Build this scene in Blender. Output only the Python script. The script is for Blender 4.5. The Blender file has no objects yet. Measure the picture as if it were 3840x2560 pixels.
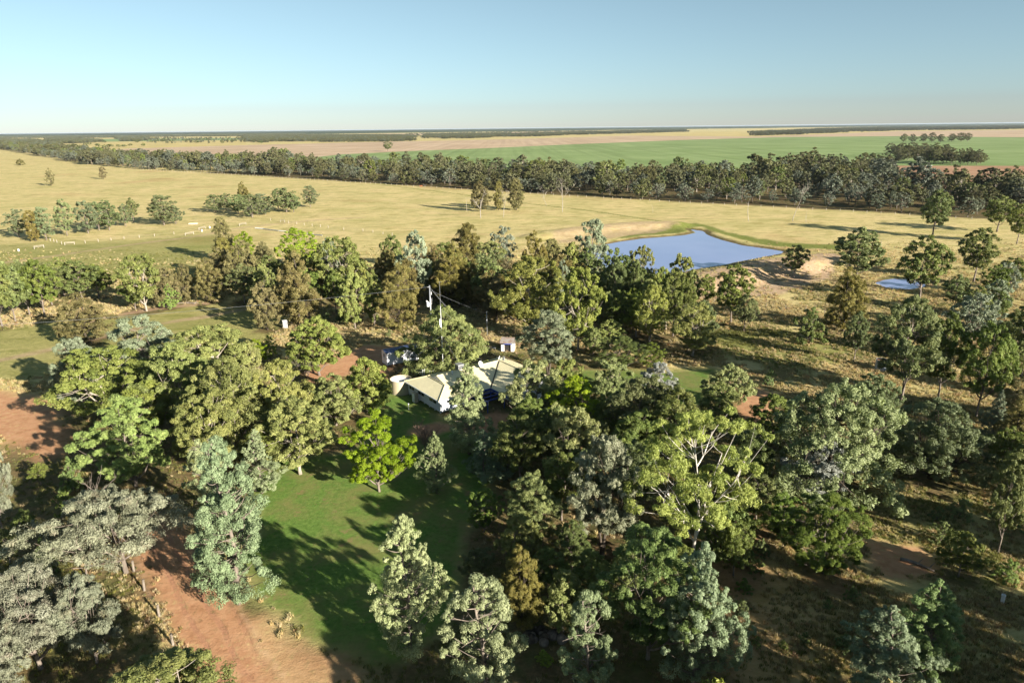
import bpy, bmesh, math, random
import numpy as np
from mathutils import Vector, Matrix

R = math.radians
sc = bpy.context.scene
COL = sc.collection

# ------------------------------------------------------------------ camera
EYE = 46.0
cam = bpy.data.cameras.new("camera")
cam.lens = 24.0
cam.sensor_width = 36.0
cam.clip_start = 0.5
cam.clip_end = 90000.0
cam_ob = bpy.data.objects.new("camera", cam)
COL.objects.link(cam_ob)
cam_ob.location = (0, 0, EYE)
cam_ob.rotation_euler = (Matrix.Rotation(R(90 - 17.35402), 3, 'X') @ Matrix.Rotation(R(-0.62000), 3, 'Z')).to_euler()
sc.camera = cam_ob

# ------------------------------------------------------------------ sky, sun, exposure
SUN_AZ, SUN_EL = R(133.0), R(17.5)
world = bpy.data.worlds.new("World")
sc.world = world
world.use_nodes = True
wn = world.node_tree.nodes
bg = wn["Background"]
sky = wn.new("ShaderNodeTexSky")
sky.sky_type = 'NISHITA'
sky.sun_disc = False
sky.sun_elevation = SUN_EL
sky.sun_rotation = SUN_AZ
sky.altitude = 600
sky.air_density = 0.85
sky.dust_density = 0.28
sky.ozone_density = 4.0
wb = wn.new("ShaderNodeHueSaturation")          # white balance of the whole sky
wb.inputs["Hue"].default_value = 0.468
wb.inputs["Saturation"].default_value = 0.70
wb.inputs["Value"].default_value = 0.84
world.node_tree.links.new(sky.outputs[0], wb.inputs["Color"])
world.node_tree.links.new(wb.outputs[0], bg.inputs[0])
bg.inputs[1].default_value = 0.05
sun = bpy.data.lights.new("sun", 'SUN')
sun.energy = 5.0
sun.angle = R(0.53)
sun.color = (1.0, 0.92, 0.79)
sun_ob = bpy.data.objects.new("sun", sun)
COL.objects.link(sun_ob)
sun_ob.location = (120, -120, 120)
tosun = Vector((math.sin(SUN_AZ) * math.cos(SUN_EL), math.cos(SUN_AZ) * math.cos(SUN_EL), math.sin(SUN_EL)))
sun_ob.rotation_euler = (-tosun).to_track_quat('-Z', 'Y').to_euler()
sc.view_settings.view_transform = 'Standard'
sc.view_settings.look = 'None'
sc.view_settings.exposure = 1.6
sc.view_settings.gamma = 1.0
sc.view_settings.use_curve_mapping = False
sc.cycles.max_bounces = 5
sc.cycles.diffuse_bounces = 1
sc.cycles.glossy_bounces = 2
sc.cycles.transmission_bounces = 3
sc.cycles.transparent_max_bounces = 4
sc.cycles.caustics_reflective = False
sc.cycles.caustics_refractive = False

# ------------------------------------------------------------------ surveyed positions (metres, camera over the origin, +Y ahead)
LABELS = [
    ('silvery grey leafy tree overhanging the track fence, its crown above the lower posts', ''),
    ('large silver grey tree in the lower corner left of the track fence', ''),
    ('silver tree cut by the frame edge in the lower left corner', ''),
    ('wide silver grey wattle leaning over the red track with bare dead limbs', ''),
    ('tall pale cypress pine with bare branches between red track and lawn', ''),
    ('slender sparse cypress pine with a long bare leaning trunk left of the tall cypress', ''),
    ('feathery light green tree with forked trunk above the silver wattle', ''),
    ('silvery tree on the left frame edge beside the red clearing', ''),
    ('broad olive crown at the bottom frame edge beside the red track', ''),
    ('bright pale green cypress pine standing at the near edge of the lawn', ''),
    ('gappy cypress pine with forked grey branches at the bottom frame edge', ''),
    ('small olive brown tree with a dense ragged column of foliage below the white-tipped tree', ''),
    ('cypress pine with bare broken top and two foliage masses at the bottom edge', ''),
    ('large dark green fern-leaved tree filling the bottom centre right', ''),
    ('cypress pine with bare dead side branch in front of the lemon gum', ''),
    ('tall yellow green gum with white limbs, brightest crown on the right', ''),
    ('dark green fern-leaved tree below the silver grey shrub', ''),
    ('silver grey narrow-leaved tree in front of the great round dome tree', ''),
    ('great round grey green dome tree right of the lemon gum', ''),
    ('spreading dark olive dome tree with visible trunk near the right edge', ''),
    ('dark blue green cypress pine at the bottom right corner', ''),
    ('bright green cypress pine behind the blue green one at the lower right', ''),
    ('thin dark tree with a bare trunk by the right frame edge', ''),
    ('small dark tree with several stems beside the fallen log', ''),
    ('grey green gum with twin black trunks and a brownish top', ''),
    ('pale leaved tree with whitish tips in front of the dark garden trees', ''),
    ('drooping bright green garden shrub at the right edge of the lawn', ''),
    ('bright lime green tree standing alone on the lawn before the house', ''),
    ('small pale cypress pine on the lawn right of the lime green tree', ''),
    ('pale cypress pine standing in front of the cream house roof', ''),
    ('dark bluish cypress pine in the shade below the house', ''),
    ('shaded bluish cypress pine beside the dark garden path', ''),
    ('low shaded tree at the lawn edge below the lime green shrub', ''),
    ('tiny bright green sapling between the bottom cypress pines', ''),
    ('light olive tree covering the right corner of the house roof', ''),
    ('light olive tree right behind the house corner above the lime crown', ''),
    ('lime yellow fern-leaved tree right of the house', ''),
    ('olive tree right of the lime yellow crown, second row from the house', ''),
    ('dark glossy tree between the lime yellow crown and the silver shrub', ''),
    ('broad dark green tree left of the lemon gum top', ''),
    ('tree with small glossy leaves lit at its top, above the white-tipped tree', ''),
    ('shaded dark tree just below the blue fascia of the house', ''),
    ('shaded dark tree between the twin-trunked gum and lemon gum', ''),
    ('shaded dark tree behind the white-tipped tree', ''),
    ('shaded tree between the lemon gum and the great dome tree', ''),
    ('low shaded tree right of the white gum limbs', ''),
    ('yellow green eucalypt with rounded clumps beside the red clearing', ''),
    ('blue silver tree with billowing crown beside the brown casuarina', ''),
    ('blue silver tree at the clearing edge behind the yellow green eucalypt', ''),
    ('yellow green eucalypt with white bare branches at its top', ''),
    ('yellow green eucalypt between the blue silver tree and the white-branched one', ''),
    ('yellow green eucalypt in the middle of the grove left of the house', ''),
    ('tall narrow eucalypt at the right end of the yellow green grove', ''),
    ('drooping eucalypt at the near right end of the grove above the lawn', ''),
    ('eucalypt low in the grove above the slender cypress', ''),
    ('pale yellow green bush at the near edge of the eucalypt grove', ''),
    ('cypress pine behind the top of the tall pale cypress', ''),
    ('small bright green shrub beside the dirt yard', ''),
    ('small green sapling right beside the bright shrub', ''),
    ('large dense green tree with yellowish right half left of the white hut', ''),
    ('rounded olive tree between the eucalypt grove and the house lawn', ''),
    ('rounded light olive tree beside the cream water tank', ''),
    ('big dense green dome tree behind the house', ''),
    ('grey green bushy tree right of the small tin shed', ''),
    ('big tall eucalypt with pale trunk behind the tin shed', ''),
    ('tall eucalypt with slender white trunk right of the big one', ''),
    ('narrow silvery crown between the two tall eucalypts', ''),
    ('small round olive tree at the foot of the slender white trunk', ''),
    ('small round olive tree right of the slender white trunk', ''),
    ('spreading fresh green tree at the garden edge right of the white trunk', ''),
    ('fresh green shrub at the right end of the garden trees', ''),
    ('eucalypt between the garden trees and the dam wall', ''),
    ('silver grey shrub in the paddock corner right of the garden', ''),
    ('green tree with flat top alone beside the red soil patch', ''),
    ('yellow green bushy tree at the paddock edge below the dam wall', ''),
    ('slender small tree at the foot of the gravel mound, left of a taller pair', ''),
    ('tall open tree in front of the gravel mound', ''),
    ('small slender tree in front of the tall open one by the mound', ''),
    ('small round-headed tree standing on the gravel mound', ''),
    ('dark spreading tree beyond the gravel mound between dam and pond', ''),
    ('feathery olive casuarina in the paddock before the mound', ''),
    ('dense round green bush in the paddock left of the casuarina', ''),
    ('small tree with long bare trunk in the grass right of the round bush', ''),
    ('open spreading tree beside the small pond', ''),
    ('leaning open tree right of the small pond', ''),
    ('tree with pale forked trunk on the paddock slope below the belt', ''),
    ('tree at the right edge of the paddock below the belt', ''),
    ('tree cut by the right frame edge at belt height', ''),
    ('tall many-stemmed eucalypt beside the old grey tank', ''),
    ('many-stemmed eucalypt just right of the tallest one by the grey tank', ''),
    ('dark eucalypt farther right of the grey tank', ''),
    ('blue grey tree behind the many-stemmed eucalypts', ''),
    ('dark tree cut by the right frame edge behind the eucalypts', ''),
    ('dark low tree between the right edge and the many-stemmed group', ''),
    ('grey green dome tree just behind the great round dome tree', ''),
    ('dark young cypress pine above the spreading dome tree', ''),
    ('small lone shrub in the dry grass behind the dome tree', ''),
    ('first dark eucalypt from the left in the dense stand on the left edge', 'stand of eucalypts on the left edge'),
    ('third dark eucalypt from the left in the dense stand on the left edge', 'stand of eucalypts on the left edge'),
    ('fifth dark eucalypt from the left in the dense stand on the left edge', 'stand of eucalypts on the left edge'),
    ('sixth dark eucalypt from the left in the dense stand on the left edge', 'stand of eucalypts on the left edge'),
    ('fourth dark eucalypt from the left in the dense stand on the left edge', 'stand of eucalypts on the left edge'),
    ('eighth dark eucalypt from the left in the dense stand on the left edge', 'stand of eucalypts on the left edge'),
    ('ninth dark eucalypt from the left in the dense stand on the left edge', 'stand of eucalypts on the left edge'),
    ('tenth dark eucalypt from the left in the dense stand on the left edge', 'stand of eucalypts on the left edge'),
    ('second dark eucalypt from the left in the dense stand on the left edge', 'stand of eucalypts on the left edge'),
    ('seventh dark eucalypt from the left in the dense stand on the left edge', 'stand of eucalypts on the left edge'),
    ('brown olive bushy casuarina casting a shadow on the mown strip', ''),
    ('sparse leaning eucalypt at the end of the left stand', ''),
    ('dark small tree under the sparse leaning eucalypt', ''),
    ('brown casuarina at the mown strip right of the sparse eucalypt', ''),
    ('small dark green conical tree in front of a brown casuarina', ''),
    ('narrow casuarina standing alone at the far side of the mown strip', ''),
    ('rounded casuarina right of the narrow lone one', ''),
    ('tall casuarina right of the rounded one', ''),
    ('casuarina behind the rounded one at the paddock edge', ''),
    ('bright green broad-leaved tree highest at the back left of the wood', ''),
    ('smaller bright green tree at the paddock edge of the wood', ''),
    ('sparse brownish tree rising at the left paddock edge of the wood', ''),
    ('olive casuarina between the two bright green trees', ''),
    ('large olive casuarina by the old white box and stump', ''),
    ('dense golden olive casuarina at the end of the mown strip', ''),
    ('silver blue tree left of the big yellow green eucalypt at the back', ''),
    ('big yellow green eucalypt at the back of the wood', ''),
    ('fresh green young eucalypt with thin white trunk', ''),
    ('slim young eucalypt with white trunk right of the fresh green one', ''),
    ('brown casuarina left of the power pole', ''),
    ('bright silver blue tree with hanging column of foliage behind the power pole', ''),
    ('dark tree left of the bright silver blue tree', ''),
    ('casuarina with visible dark trunk right of the power pole', ''),
    ('tall olive casuarina at the back edge near the paddock cluster', ''),
    ('silvery tree at the back edge of the wood', ''),
    ('brown open tree at the back edge left of the dam', ''),
    ('tall silvery gum with black trunk on the dam bank', ''),
    ('dark tree at the near shore of the dam', ''),
    ('fresh green tree at the near shore of the dam', ''),
    ('light green spreading tree at the near right shore of the dam', ''),
    ('green tree with open crown at the back edge of the wood', ''),
    ('dark slim tree in the shade under the dam bank', ''),
    ('dark slim tree right of another in the shade under the dam bank', ''),
    ('green tree below the dam shore, left of the slender mound trees', ''),
    ('olive brown tree just left of the silvery gum on the dam bank', ''),
    ('light green tree at the foot of the silvery gum by the dam', ''),
    ('dark bushy tree right before the silvery gum by the dam', ''),
    ('light green bushy tree below the middle of the dam', ''),
    ('dark bushy tree behind the top of the yellow green gum', ''),
    ('green tree tucked between the yellow green gum and the great dome tree', ''),
    ('dark fern-leaved bush between the yellow green gum and its dark neighbour', ''),
    ('dark tree beside the yellow green bush below the dam wall', ''),
    ('first grey green tree from the left in the row on the left paddock', 'row of trees on the left paddock'),
    ('second grey green tree from the left in the row on the left paddock', 'row of trees on the left paddock'),
    ('third grey green tree from the left in the row on the left paddock', 'row of trees on the left paddock'),
    ('fourth grey green tree from the left in the row on the left paddock', 'row of trees on the left paddock'),
    ('fifth grey green tree from the left in the row on the left paddock', 'row of trees on the left paddock'),
    ('sixth grey green tree from the left in the row on the left paddock', 'row of trees on the left paddock'),
    ('seventh grey green tree from the left in the row on the left paddock', 'row of trees on the left paddock'),
    ('brown conical tree at the left end of the paddock row', ''),
    ('slim dark tree at the right end of the left paddock row', ''),
    ('grey green tree standing apart between the two paddock clumps', ''),
    ('smaller grey green tree at the foot of the one between the clumps', ''),
    ('grey green rounded tree in the clump in the middle of the paddock', 'clump of trees in the middle of the paddock'),
    ('grey green tree at the right end of the middle paddock clump', ''),
    ('thin brown tree poking above the middle paddock clump', ''),
    ('far lone dark bush-like tree at the left end of the paddock', ''),
    ('tall lone narrow tree on the left paddock', ''),
    ('smaller lone narrow tree near the belt on the left paddock', ''),
    ('casuarina on the left of the cluster in the middle of the golden paddock', ''),
    ('thin casuarina in the middle of the paddock cluster behind a dead trunk', ''),
    ('casuarina on the right of the cluster in the golden paddock', ''),
    ('lone dark tree far out on the pink ploughed field', ''),
    ('first dark tree from the left in the small far grove on the green field', 'far grove on the green field'),
    ('second dark tree from the left in the small far grove on the green field', 'far grove on the green field'),
    ('third dark tree from the left in the small far grove on the green field', 'far grove on the green field'),
    ('fourth dark tree from the left in the small far grove on the green field', 'far grove on the green field'),
    ('fifth dark tree from the left in the small far grove on the green field', 'far grove on the green field'),
    ('sixth dark tree from the left in the small far grove on the green field', 'far grove on the green field'),
    ('seventh dark tree from the left in the small far grove on the green field', 'far grove on the green field'),
    ('eighth dark tree from the left in the small far grove on the green field', 'far grove on the green field'),
    ('dark tree in the grove beside the bare field on the right', 'grove beside the bare field on the right'),
    ('tiny dark tree scattered over the far left paddock', 'far scattered trees on the left'),
    ('white dead tree with forked limbs before the left casuarina of the cluster', ''),
    ('white dead tree with crooked limbs in the middle of the paddock cluster', ''),
    ('short white dead trunk left of the paddock cluster', ''),
    ('tall white dead tree right of the paddock cluster', ''),
    ('thin white dead tree between the cluster and the tall dead one', ''),
    ('bare white dead trunk in the paddock behind the dam', ''),
    ('tall white dead tree with branching top behind the dam', ''),
    ('short leaning dead trunk right of the tall dead tree', ''),
    ('little dead sapling in the golden paddock', ''),
    ('thin dead stem in the grass beyond the mound', ''),
    ('black dead tree before the bare field on the right', ''),
    ('bare grey dead limbs beside the silver wattle', ''),
    ('dry grey twiggy shrub at the edge of the dirt yard', ''),
    ('bare reddish shrub on the lawn before the house', ''),
    ('splintered white dead stump beside the old white box', ''),
    ('olive tree deep in the wood behind the homestead, left of the power pole', 'wood left of the power pole'),
    ('olive brown tree in the shaded wood behind the power pole', 'wood behind the power pole'),
    ('dark tree in the shaded wood between garden and dam', 'wood between garden and dam'),
    ('dark tree in the shaded thicket below the house', 'shaded thicket below the house'),
    ('dark tree in the shaded wood along the right edge', 'shaded wood along the right edge'),
    ('dark low tree in the shade behind the fern-leaved trees', 'shaded low trees behind the fern-leaved tree'),
    ('yellow green eucalypt inside the grove left of the house', 'yellow green grove left of the house'),
    ('dark low tree in the black shade left of the fern-leaved tree', 'black shade left of the fern-leaved tree'),
    ('low scrubby bush in the dark grass at the lower right', 'scrub at the lower right'),
    ('dark tree in the shade right of the spreading dome tree', 'shaded trees at the right edge'),
    ('low scrubby bush on the shaded soil right of the foreground cypress pines', 'scrub on the shaded soil'),
    ('dark shaded small tree behind the silver wattle on the left', 'shaded small trees behind the silver wattle'),
    ('small green understorey shrub behind the dirt yard', 'understorey shrubs behind the dirt yard'),
]
# species, x, y, height, crown width, label
TREES = [
    ('silv', -38.13, 50.75, 9.39, 6.17, 0),
    ('silv', -42.7, 50.03, 10.67, 9.12, 1),
    ('silv', -43.44, 46.37, 8.64, 5.94, 2),
    ('silvw', -42.49, 63.91, 11.05, 15.31, 3),
    ('cyp2', -28.2, 58.65, 18.74, 9.94, 4),
    ('cypsp', -36.59, 72.29, 11.87, 4.88, 5),
    ('fern', -51.33, 82.81, 13.53, 10.95, 6),
    ('silv', -61.54, 71.84, 14.29, 4.32, 7),
    ('euc', -27, 39.96, 9.17, 11.53, 8),
    ('cyp', -9.64, 51.41, 14.66, 6.98, 9),
    ('cypsp', -2.65, 45.14, 13, 6.95, 10),
    ('cas', 0.63, 54.7, 9.04, 5, 11),
    ('cypsp', 5.71, 44.37, 12.01, 5.16, 12),
    ('jac', 12, 50.45, 14.07, 9.65, 13),
    ('cyp2', 15.31, 47.36, 14.38, 6.54, 14),
    ('lem', 19.48, 63.98, 18.33, 14.82, 15),
    ('jac2', 32.99, 62.37, 9.78, 8.76, 16),
    ('grey', 38.4, 77.32, 8.57, 8.88, 17),
    ('dome', 41.13, 79.45, 15.66, 18.26, 18),
    ('dome2', 56.55, 82.84, 11.34, 13.89, 19),
    ('cyp2', 29.97, 45.15, 9.8, 6.67, 20),
    ('cyp3', 35.57, 48.4, 9.66, 7.05, 21),
    ('eucd', 54.4, 66.08, 11.19, 4.29, 22),
    ('eucd', 47.04, 61.53, 5.41, 4.56, 23),
    ('wht', 9.83, 65.74, 14.85, 7.77, 24),
    ('wht2', 2.18, 67.37, 9.44, 6.91, 25),
    ('jac', -3.57, 71.01, 6.01, 4.41, 26),
    ('jac3', -17.85, 80.93, 11.98, 8.95, 27),
    ('cyp', -10.19, 80.32, 8.94, 4.42, 28),
    ('cyp', -6.5, 91.62, 14.2, 8.81, 29),
    ('cyp2', -4.01, 83.33, 7.79, 5.39, 30),
    ('cyp2', -0.86, 83.87, 6.55, 4.72, 31),
    ('eucd', -4.05, 62.11, 3.67, 3.78, 32),
    ('jac3', 2.57, 49.64, 1.71, 1.63, 33),
    ('eucl', 3.51, 101.28, 11.16, 9.68, 34),
    ('eucl', 8.89, 105.16, 9.92, 7.16, 35),
    ('jac3', 9.61, 95.65, 10.69, 8.42, 36),
    ('eucl', 15.96, 103.72, 10.33, 8.63, 37),
    ('eucd', 18.56, 89.64, 12.61, 10.02, 38),
    ('eucd', 22.26, 85.59, 12.51, 10.4, 39),
    ('eucl', 8.29, 81.29, 11.58, 8.54, 40),
    ('eucd', 0.91, 82.39, 10.03, 7.51, 41),
    ('eucd', 14.27, 74.2, 9.78, 7.66, 42),
    ('eucd', 5.85, 73.38, 9.14, 6.29, 43),
    ('eucd', 30.93, 79.67, 9.06, 7.31, 44),
    ('eucd', 26.29, 68.82, 6.82, 5.98, 45),
    ('euc', -66.66, 103.62, 13.58, 14.41, 46),
    ('silb', -69.32, 121.67, 14.14, 14.78, 47),
    ('silb', -74.77, 110.62, 13.2, 9.84, 48),
    ('euc', -53.16, 113.61, 14.17, 16.4, 49),
    ('euc', -53.42, 101.07, 14.95, 11.66, 50),
    ('euc', -41.54, 92.45, 15.56, 12.65, 51),
    ('euc', -35.41, 96.77, 13.57, 9.26, 52),
    ('euc', -29.9, 86, 11.69, 10.76, 53),
    ('euc', -41.41, 85.76, 12.87, 11.6, 54),
    ('eucl', -46.86, 89.8, 7.36, 4.51, 55),
    ('cyp', -33.47, 80.81, 9.3, 5.97, 56),
    ('jac3', -52.01, 131.79, 6.14, 4.77, 57),
    ('jac3', -50.8, 136.14, 5.55, 3.28, 58),
    ('eucl', -37.81, 126.19, 11.88, 12.46, 59),
    ('eucl', -28.92, 102.64, 8.57, 9.48, 60),
    ('eucl', -24.36, 106.97, 9.98, 9.31, 61),
    ('walnut', -12.58, 126.4, 13.78, 17.5, 62),
    ('wht3', 6.87, 124.8, 12.96, 11.32, 63),
    ('euc', 4.2, 149.73, 19.23, 17.2, 64),
    ('euc', 14.35, 140.97, 18.57, 9.8, 65),
    ('silb', 12.87, 170.07, 14.18, 5.31, 66),
    ('eucl', 17.14, 137.29, 5.86, 5.87, 67),
    ('eucl', 21.75, 143.83, 5.89, 6.89, 68),
    ('jac', 20.91, 126.84, 7.54, 9.53, 69),
    ('jac', 27.57, 127.91, 5.81, 5.33, 70),
    ('euc', 30.36, 143.52, 13.74, 9.64, 71),
    ('grey', 24.98, 109.8, 7.99, 8.07, 72),
    ('eucl', 36.17, 106.81, 8.28, 8.59, 73),
    ('euc', 37.72, 135.44, 11.55, 10.97, 74),
    ('eucd', 51.31, 175.12, 9.03, 5.94, 75),
    ('eucd', 53.4, 160.23, 14.42, 10.05, 76),
    ('eucd', 54.14, 152.74, 8.97, 5.84, 77),
    ('eucd', 89.05, 211.18, 10.33, 7.62, 78),
    ('eucd', 103.92, 201.62, 16.9, 16.58, 79),
    ('cas', 76.83, 151.88, 15.08, 10.74, 80),
    ('bush', 65.72, 144.17, 7.87, 8.22, 81),
    ('eucd', 68.96, 130.24, 10.65, 5.21, 82),
    ('eucd', 110.41, 179.62, 17.93, 12.53, 83),
    ('eucd', 140.74, 203.44, 16.25, 12.29, 84),
    ('eucd', 180.6, 291.94, 19.51, 15.11, 85),
    ('eucd', 215.2, 302.3, 15.51, 16.04, 86),
    ('eucd', 200.93, 269.85, 15.59, 10.27, 87),
    ('eucd', 66.11, 107.87, 19.1, 12.42, 88),
    ('eucd', 73.55, 109.61, 15.77, 8.1, 89),
    ('eucd', 75.91, 102.83, 16.01, 7.79, 90),
    ('silb', 98.93, 140.14, 12.23, 10.19, 91),
    ('eucd', 96.45, 121.28, 14.86, 8.09, 92),
    ('eucd', 86.82, 112.67, 8.54, 6.87, 93),
    ('dome', 58.53, 102.59, 7.87, 8.72, 94),
    ('cyp2', 71.87, 93.21, 8.63, 4, 95),
    ('bush', 47.43, 117.94, 3.5, 2.56, 96),
    ('eucd', -127.25, 164.21, 16.48, 10.15, 97),
    ('eucd', -127.21, 169.03, 15.35, 9.34, 98),
    ('eucd', -127.54, 175.02, 13.77, 9.67, 99),
    ('eucd', -122.52, 173.5, 15.13, 10.14, 100),
    ('eucd', -139.23, 190.77, 11.86, 9.88, 101),
    ('eucd', -130.01, 194.02, 11.91, 11.29, 102),
    ('eucd', -122.55, 190.03, 11.57, 11.7, 103),
    ('eucd', -120.17, 194.11, 10.02, 10.06, 104),
    ('eucd', -141.46, 186.83, 12.38, 9.69, 105),
    ('eucd', -128.86, 186.27, 11.86, 9.66, 106),
    ('cas', -97.7, 150.07, 11.49, 11.85, 107),
    ('euc', -98.3, 178.29, 15.82, 11.32, 108),
    ('eucd', -101.8, 179.36, 8.65, 7.02, 109),
    ('cas', -94.38, 181.86, 11.38, 8.74, 110),
    ('cyp3', -92.6, 180.37, 7.14, 4.71, 111),
    ('cas', -91.86, 187.64, 11.32, 5.35, 112),
    ('cas', -84.46, 187.31, 12.64, 8.25, 113),
    ('cas', -79.78, 198.83, 15.85, 9.47, 114),
    ('cas', -91.71, 215.84, 14.02, 8.59, 115),
    ('jac3', -72.3, 230.93, 15.17, 14.46, 116),
    ('jac3', -94.11, 239.86, 12.66, 8.89, 117),
    ('cas', -104.74, 248.73, 16.75, 8.86, 118),
    ('cas', -75.56, 207.43, 13.8, 9.07, 119),
    ('cas', -52.27, 162.45, 18.31, 12.45, 120),
    ('cas', -59.14, 158.89, 11.94, 7.7, 121),
    ('silb', -54.3, 203.39, 15.51, 7.59, 122),
    ('euc', -46.88, 185.64, 18.73, 14.11, 123),
    ('eucl', -37.9, 159.2, 13.84, 8.74, 124),
    ('eucl', -33.76, 161.33, 13.68, 5.9, 125),
    ('cas', -26.78, 157.65, 16.1, 10.49, 126),
    ('silb', -26.43, 185.73, 19.91, 11, 127),
    ('eucd', -36.28, 206.73, 15.47, 7.17, 128),
    ('cas', -15.99, 187.81, 16.28, 10.67, 129),
    ('cas', -13.82, 213.84, 18.19, 12.04, 130),
    ('silb', -2.83, 227.16, 15.19, 9.88, 131),
    ('cas', 7.23, 200.42, 17.21, 7.98, 132),
    ('silb', 24.82, 205.55, 20.39, 11.58, 133),
    ('eucd', 26.27, 169.52, 16.88, 9.24, 134),
    ('euc', 34.56, 178.17, 16.35, 8.3, 135),
    ('eucl', 42.9, 168.83, 15.18, 11.2, 136),
    ('euc', -7.56, 213.52, 12.5, 11.53, 137),
    ('eucd', 25.48, 164.13, 15.36, 6.41, 138),
    ('eucd', 29.81, 162.75, 15.04, 6.37, 139),
    ('eucd', 36.91, 149.88, 15.22, 9.04, 140),
    ('cas', 12.54, 206.16, 14.37, 8.49, 141),
    ('eucl', 18.27, 204.04, 13.19, 8.15, 142),
    ('eucd', 21.6, 194.06, 13.01, 7.52, 143),
    ('eucl', 36.8, 163.67, 13.18, 7.48, 144),
    ('eucd', 30.85, 95.43, 9.28, 7.24, 145),
    ('eucl', 38.92, 93.72, 8.12, 7.14, 146),
    ('jac', 30.81, 68.73, 6.26, 4.99, 147),
    ('eucd', 40.94, 140.65, 10.68, 7.45, 148),
    ('pad', -226.8, 315.8, 13.21, 11.17, 149),
    ('pad', -209.4, 308.2, 15.27, 10.12, 150),
    ('pad', -208, 321.1, 17.03, 10.11, 151),
    ('pad', -202, 327.7, 15.85, 11.56, 152),
    ('pad', -202.7, 338, 14.36, 11.07, 153),
    ('pad', -197.4, 337.6, 14.76, 12.75, 154),
    ('pad', -196.9, 351.8, 11.47, 8.86, 155),
    ('cas', -212.8, 305.9, 13.93, 7.73, 156),
    ('eucd', -199.3, 364, 13.06, 7.32, 157),
    ('pad', -179.2, 355.4, 15.89, 16.97, 158),
    ('pad', -174.5, 358.4, 9.95, 9.48, 159),
    ('pad', -174.8, 409.3, 10.73, 11.81, 160),
    ('pad', -172.7, 420.4, 10.18, 12.12, 160),
    ('pad', -157.9, 400.9, 11.46, 12.07, 160),
    ('pad', -143.4, 383, 13.1, 14.9, 160),
    ('pad', -140.2, 394.7, 7.98, 10.92, 160),
    ('pad', -142, 423.6, 12.48, 13.26, 160),
    ('pad', -131.9, 406.5, 14.24, 16.8, 160),
    ('pad', -127.4, 406, 10.67, 10.19, 160),
    ('pad', -150.6, 417.7, 10.28, 13.09, 160),
    ('pad', -159.9, 414.3, 9.46, 11.43, 160),
    ('pad', -125.3, 433.5, 13.7, 11.93, 161),
    ('cas', -172.7, 450.2, 14.77, 7.31, 162),
    ('cas', -733.5, 1058.1, 9.56, 14.99, 163),
    ('cas', -419.1, 638.8, 15.54, 8.31, 164),
    ('cas', -419.1, 722.7, 12.61, 8.05, 165),
    ('cas', -17.4, 400.1, 17.6, 11.76, 166),
    ('cas', -7.1, 405.5, 16.86, 7.61, 167),
    ('cas', 3.4, 406.8, 18.59, 11.95, 168),
    ('eucd', -265, 1538.6, 21.61, 24.51, 169),
    ('grv', 1012.2, 1825.3, 21.66, 22.35, 170),
    ('grv', 1011.5, 1784.3, 21.2, 24.03, 171),
    ('grv', 1064.4, 1828.5, 21.73, 24.63, 172),
    ('grv', 1062.5, 1787.2, 24.43, 26.25, 173),
    ('grv', 1085.2, 1788.5, 20.24, 21.9, 174),
    ('grv', 1140.2, 1833, 20.75, 24.69, 175),
    ('grv', 1165.9, 1834.6, 22.95, 29.2, 176),
    ('grv', 1183.5, 1835.6, 21.89, 22.47, 177),
    ('grv', 580.5, 1077.4, 18.79, 18.55, 178),
    ('grv', 612.3, 1125.4, 12.88, 19.39, 178),
    ('grv', 546.4, 992.5, 19.16, 18.32, 178),
    ('grv', 574.2, 1033.2, 13.74, 19.08, 178),
    ('grv', 519.3, 919.6, 20.05, 16.99, 178),
    ('grv', 544.1, 954.5, 15.05, 17.64, 178),
    ('grv', 494.7, 856.3, 19.78, 16.89, 178),
    ('grv', 516.9, 886.6, 15.12, 17.5, 178),
    ('grv', 494, 836.9, 19.38, 15.48, 178),
    ('grv', 515.7, 865.9, 14.8, 16.02, 178),
    ('grv', 498.7, 827.3, 21.68, 15.3, 178),
    ('grv', 520.3, 855.7, 17.24, 15.83, 178),
    ('grv', 508.8, 827.1, 20.71, 16.32, 178),
    ('grv', 530.8, 855.5, 16.22, 16.89, 178),
    ('grv', 518.9, 826.8, 18.23, 14.28, 178),
    ('grv', 541.2, 855.2, 13.64, 14.78, 178),
    ('grv', 623.5, 1125.4, 17.6, 19.37, 178),
    ('grv', 658.7, 1177.9, 11.36, 20.29, 178),
    ('grv', 631.6, 1109, 18.71, 20.45, 178),
    ('grv', 666.7, 1160, 12.6, 21.4, 178),
    ('grv', 613.1, 1047.4, 18.99, 19.32, 178),
    ('grv', 645.5, 1093, 13.23, 20.18, 178),
    ('grv', 612.4, 1019, 19.74, 18.8, 178),
    ('grv', 643.9, 1062.2, 14.17, 19.61, 178),
    ('grv', 611.6, 991.9, 18.67, 17.09, 178),
    ('grv', 642.3, 1032.9, 13.2, 17.81, 178),
    ('grv', 482, 876.9, 14.91, 14.06, 178),
    ('grv', 504.2, 908.6, 9.95, 14.58, 178),
    ('grv', 517.6, 808.5, 18.36, 13.97, 178),
    ('grv', 539.4, 835.7, 13.87, 14.44, 178),
    ('grv', 526, 808.3, 19.35, 14.96, 178),
    ('grv', 548.1, 835.5, 14.9, 15.47, 178),
    ('grv', 530.6, 799.2, 17.71, 14.8, 178),
    ('grv', 552.6, 825.9, 13.25, 15.3, 178),
    ('eucd', -1350.1, 2329.8, 11.35, 19.96, 179),
    ('eucd', -1274.2, 2233.7, 9.54, 16.41, 179),
    ('eucd', -1246.4, 2213.3, 10.79, 29.81, 179),
    ('eucd', -1201.1, 2180.2, 10.63, 16.02, 179),
    ('eucd', -1243.2, 2290.4, 8.36, 22.43, 179),
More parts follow.
